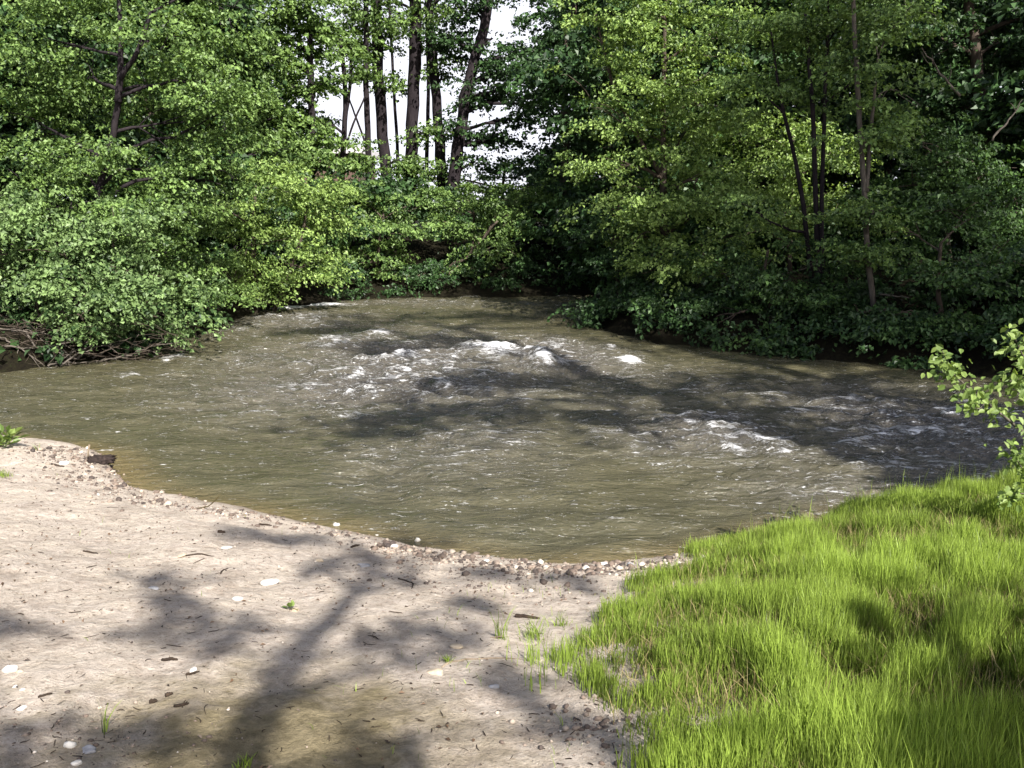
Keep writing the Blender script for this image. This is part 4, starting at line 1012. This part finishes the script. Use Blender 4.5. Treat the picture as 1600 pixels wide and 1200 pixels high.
# dark soil clod with a stump of twig on the headland
def clod():
    p = on_ground(152, 722); rr = np.random.default_rng(9); V, Fc = rock_mesh(rr, 4)
    V = V * (1 + .9 * (fbm(V[:, 0] * 4 + 5, V[:, 1] * 4 + V[:, 2] * 3, 4, 4, .7)[:, None] - .5)) * np.array([.17, .12, .06])
    root = empty('soil_clod', p); tag(root, 'dark rooty soil clod with a short twig on the headland at the left', 'soil clod')
    o = mesh('clod', V, Fc, simple_noise_mat('root_soil', (.012, .009, .009), (.05, .037, .032), 30, .95, .9, .1, .03), root); o.location = (.02, .0, .01)
    g = Geo(); g.tube(np.array([[-.10, 0, .04], [-.09, 0, .12], [-.07, 0, .2]]), [.012, .010, .013], 6); g.build('twig', M['deadwood'], root)
clod()
# sticks and chips on the sand
def stick(px, py, qx, qy, r, label, mat='chip', lift=.0, name='stick', bend=.08, forks=0):
    a = on_ground(px, py); b = on_ground(qx, qy); rr = np.random.default_rng(int(px * 3 + py * 5))
    b = b + np.array([0, 0, lift]); a = a + [0, 0, r * .6]; b = b + [0, 0, r * .6]
    P = curve(a, b, 9, rr, bend); 
    if lift == 0: P[:, 2] = np.maximum(ground_z(P[:, 0], P[:, 1]), 0) + r * .6
    g = Geo(); g.tube(P, r * np.array([.8, 1, 1.05, 1, .9, .85, .8, .6, .35]), 6, rr, .12)
    for k in range(forks):
        i = rr.integers(2, 7); L = np.linalg.norm(b - a) * rr.uniform(.25, .5)
        e = P[i] + unit((b - a) + rr.normal(size=3) * np.linalg.norm(b - a) * .6 + [0, 0, .2]) * L
        g.tube(curve(P[i], e, 5, rr, .08), np.linspace(r * .5, r * .2, 5), 5)
    c = P[0].copy(); o = g.build(name, M[mat], loc=c); tag(o, label, 'stick' if 'stick' in name else 'wood'); return o
for a in [
    (253, 1033, 278, 1033, .010, 'short thick dark stick in the middle of the damp sand'),
    (130, 863, 153, 866, .008, 'short dark stick on the open sand at the left'),
    (285, 871, 335, 870, .006, 'long thin dark stick beside the flat tan stone'),
    (345, 898, 356, 889, .006, 'small dark slanting stick above the broad white stone'),
    (622, 905, 643, 921, .006, 'thin slanting dark stick right of the shadow tip'),
    (805, 964, 843, 968, .014, 'thick dark piece of wood between the tall tuft and the mound'),
    (60, 1092, 82, 1086, .007, 'reddish brown stick in the shaded sand at the lower left'),
    (290, 1056, 312, 1052, .007, 'dark chip behind the small white shard'),
    (234, 1100, 246, 1098, .012, 'dark upright chip at the edge of the damp sand, left one'),
    (258, 1090, 270, 1086, .010, 'dark slanting chip just right of the upright chip'),
    (272, 1106, 296, 1103, .008, 'forked black twig lying right of the two dark chips'),
    (548, 856, 562, 854, .010, 'dark chip near the waterline above the tree shadow'),
    (580, 857, 604, 855, .012, 'dark chip left of the flat white stone near the waterline'),
    (340, 832, 352, 834, .014, 'black chip on the sand below the pale reed'),
    (80, 726, 100, 730, .012, 'dark chip on the gravelly headland'),
    (405, 820, 425, 822, .010, 'reddish chip on the waterline right of the pale reed')]:
    stick(*a[:5], a[5], forks=2 if 'forked' in a[5] else 0)
stick(305, 795, 346, 800, .006, 'long pale reed sticking up over the water from the shore', 'straw', .16, 'reed_stick')
stick(745, 990, 785, 1000, .008, 'brown bent stick at the foot of the tall thin tuft', 'deadwood', .02)
stick(690, 1045, 815, 1033, .005, 'long thin stick running toward the mound on the sand', 'deadwood', 0)
stick(1040, 1120, 1105, 1175, .006, 'pale stick lying in the lower left of the grass mound', 'deadwood', .10)
# leaf litter
n = 4200
lx = rng.uniform(-6, 2.2, n); ly = rng.uniform(2.2, 11, n); q = fbm(lx * 1.6, ly * 1.6, 91, 3)
ok = (sdist(lx, ly) > .03) & (rng.uniform(size=n) < ss(.4, .65, q) * .7 + .12 + .6 * (sdist(lx, ly) < .7)); lx, ly = lx[ok], ly[ok]
P = np.stack([lx, ly, ground_z(lx, ly) + .006], 1); nrm = unit(np.array([0, 0, 1.0]) + rng.normal(size=P.shape) * .3)
V, f = leaf_quads(P, nrm, rng.normal(size=P.shape), rng.uniform(.008, .035, len(P)), rng, .5)
o = mesh('litter', V, f, leaf_mat('litter', (.02, .013, .009), (.12, .075, .045), .05), attrs={'rnd': np.repeat(rng.uniform(0, 1, len(P)), 4)}, smooth=False)
tag(o, 'small dark leaf litter scattered over the sand', kind='stuff')

# ---------------------------------------------------------------- dead branches at the left bank and far bank
def branch(pp, r0, r1, label, seed, name='dead_branch', mat='deadwood', forks=3):
    rr = np.random.default_rng(seed); P = np.array([at(*p) for p in pp]); P[:, 2] = np.maximum(P[:, 2], np.maximum(ground_z(P[:, 0], P[:, 1]), 0) + .04); t = np.linspace(0, len(P) - 1, 12); k = np.arange(len(P))
    C = np.stack([np.interp(t, k, P[:, i]) for i in range(3)], 1); L = np.linalg.norm(C[-1] - C[0])
    C[1:-1] += rr.normal(size=(10, 3)) * L * .012
    g = Geo(); g.tube(C, np.linspace(r0, r1, 12), 6, rr, .08)
    for _ in range(forks):
        i = rr.integers(3, 10); e = C[i] + unit(unit(C[-1] - C[0]) + rr.normal(size=3) * .6) * L * rr.uniform(.2, .4)
        g.tube(curve(C[i], e, 6, rr, .08), np.linspace(r0 * .5, .004, 6), 5)
    o = g.build(name, M[mat], loc=C[0]); tag(o, label, 'branch'); return o
DB = [
    ([(75, 575, 16.5), (100, 560, 16.8), (150, 525, 17.2)], 'pale dead branch slanting up right from the left waterline, nearest the middle'),
    ([(120, 562, 16.9), (135, 545, 17), (150, 530, 17.2)], 'short upright pale branch between two longer dead ones at the left'),
    ([(145, 560, 17.0), (180, 540, 17.2), (215, 523, 17.4)], 'pale dead branch rising toward the tip of the drooping bush'),
    ([(45, 552, 17), (75, 568, 16.6), (110, 572, 16.6)], 'dead branch dipping into the water at the left, lowest of the pile'),
    ([(0, 545, 17), (50, 540, 17.2), (110, 562, 16.8)], 'long dead branch lying across the pile at the left edge'),
    ([(55, 540, 17.4), (90, 550, 17), (125, 560, 16.8)], 'thin dead branch crossing the middle of the left pile'),
    ([(70, 565, 16.6), (110, 568, 16.7), (200, 558, 17)], 'dead branch lying low along the waterline at the left'),
    ([(0, 560, 16.6), (30, 556, 16.6), (70, 572, 16.5)], 'grey dead branch at the extreme left of the pile'),
    ([(10, 568, 16.4), (60, 545, 16.8), (120, 530, 17.0)], 'dead branch rising from the left edge of the pile across the others'),
    ([(150, 565, 16.9), (210, 552, 17.1), (262, 530, 17.3)], 'dead branch reaching out from under the drooping bush, farthest right'),
    ([(95, 572, 16.5), (130, 548, 16.7), (190, 532, 17.1)], 'pale dead branch second from the right in the pile, slanting up'),
    ([(20, 530, 17.0), (60, 520, 17.0), (115, 528, 17.0)], 'dark dead branch highest in the left pile, almost level'),
    ([(45, 510, 17.5), (60, 495, 17.5), (75, 480, 17.6)], 'dark stick standing up behind the left pile')]
for i, (pp, lab) in enumerate(DB): branch(pp, .02, .006, lab, 900 + i, mat='bark_grey')
branch([(580, 458, 30.5), (660, 455, 30.8), (720, 442, 31.2)], .06, .02, 'long reddish bare branch lying low along the far waterline', 920, 'fallen_branch')
branch([(690, 452, 31.3), (730, 400, 31), (778, 345, 30.6)], .07, .03, 'dark bare limb leaning up right in front of the far middle bush', 921, 'fallen_branch', 'bark')
branch([(1500, 150, 19), (1465, 110, 19), (1440, 75, 19)], .03, .01, 'bare grey curved branch in front of the dark tree at the upper right', 922, 'bare_branch', 'bark_grey', 3)
branch([(1550, 220, 19), (1575, 190, 19), (1598, 155, 19)], .025, .01, 'bare grey branch curving up at the right edge under the dark crown', 923, 'bare_branch', 'bark_grey', 1)
branch([(1375, 460, 18), (1420, 465, 17.5)], .02, .01, 'thin bare stick across the dark bank right of the pale trunk', 924, 'bare_branch', 'bark_grey', 1)

# tangled brushwood under the drooping bush, too fine to count
rr = np.random.default_rng(950); g = Geo()
for k in range(260):
    a = at(rr.uniform(-60, 285), rr.uniform(505, 572), rr.uniform(16.4, 17.8)); a[2] = max(a[2], gz(a[0], a[1]) + rr.uniform(.0, .12), .02)
    e = a + rr.normal(size=3) * np.array([.45, .3, .10]); e[2] = max(e[2], gz(e[0], e[1]) + .02, .0)
    g.tube(curve(a, e, 5, rr, .12), np.array([.8, 1, .9, .7, .4]) * rr.uniform(.003, .008), 4)
tag(g.build('brushwood', M['bark']), 'tangle of thin dead twigs on the left bank under the drooping bush', kind='stuff')
rr = np.random.default_rng(951); g = Geo()
for k in range(420):
    a = on_ground(rr.uniform(-20, 1060), rr.uniform(700, 1200)); 
    if sdist(a[0], a[1]) < .02: continue
    L = rr.uniform(.012, .05) if rr.uniform() < .93 else rr.uniform(.05, .10); t_ = rr.uniform(0, 6.28)
    P = curve(a, a + np.array([math.cos(t_), math.sin(t_), 0]) * L, 5, rr, .08); P[:, 2] = ground_z(P[:, 0], P[:, 1]) + .004
    g.tube(P, np.array([.8, 1, .9, .8, .5]) * rr.uniform(.0012, .0032), 4)
tag(g.build('twig_litter', M['chip']), 'fine dark twig litter strewn over the sand', kind='stuff')

# ---------------------------------------------------------------- pale-roofed building glimpsed beyond the wood
def building():
    c = at(430, 300, 62); x0 = at(290, 300, 62)[0]; x1 = at(560, 300, 62)[0]
    zt = at(430, 240, 62)[2]; z0 = gz(c[0], 62)
    root = empty('long_building', (c[0], 62, z0)); tag(root, 'low brown building with a pale roof edge glimpsed left of the bright gap', 'building')
    def box(name, a, b, mat):
        a = np.array(a); b = np.array(b)
        V = np.array([[a[0], a[1], a[2]], [b[0], a[1], a[2]], [b[0], b[1], a[2]], [a[0], b[1], a[2]], [a[0], a[1], b[2]], [b[0], a[1], b[2]], [b[0], b[1], b[2]], [a[0], b[1], b[2]]])
        f = np.array([[0, 3, 2, 1], [4, 5, 6, 7], [0, 1, 5, 4], [1, 2, 6, 5], [2, 3, 7, 6], [3, 0, 4, 7]])
        o = mesh(name, V, f, mat, root, smooth=False); o.location = (-c[0], -62, -z0); return o
    box('wall', (x0, 62, z0 - .5), (x1, 70, zt), simple_noise_mat('brown_boards', (.07, .042, .035), (.12, .08, .06), 3))
    roof = box('roof', (x0 - .4, 61.6, zt + .003), (x1 + .4, 70.4, zt + .45), simple_noise_mat('pale_roof', (.45, .43, .42), (.6, .58, .57), 2))
building()
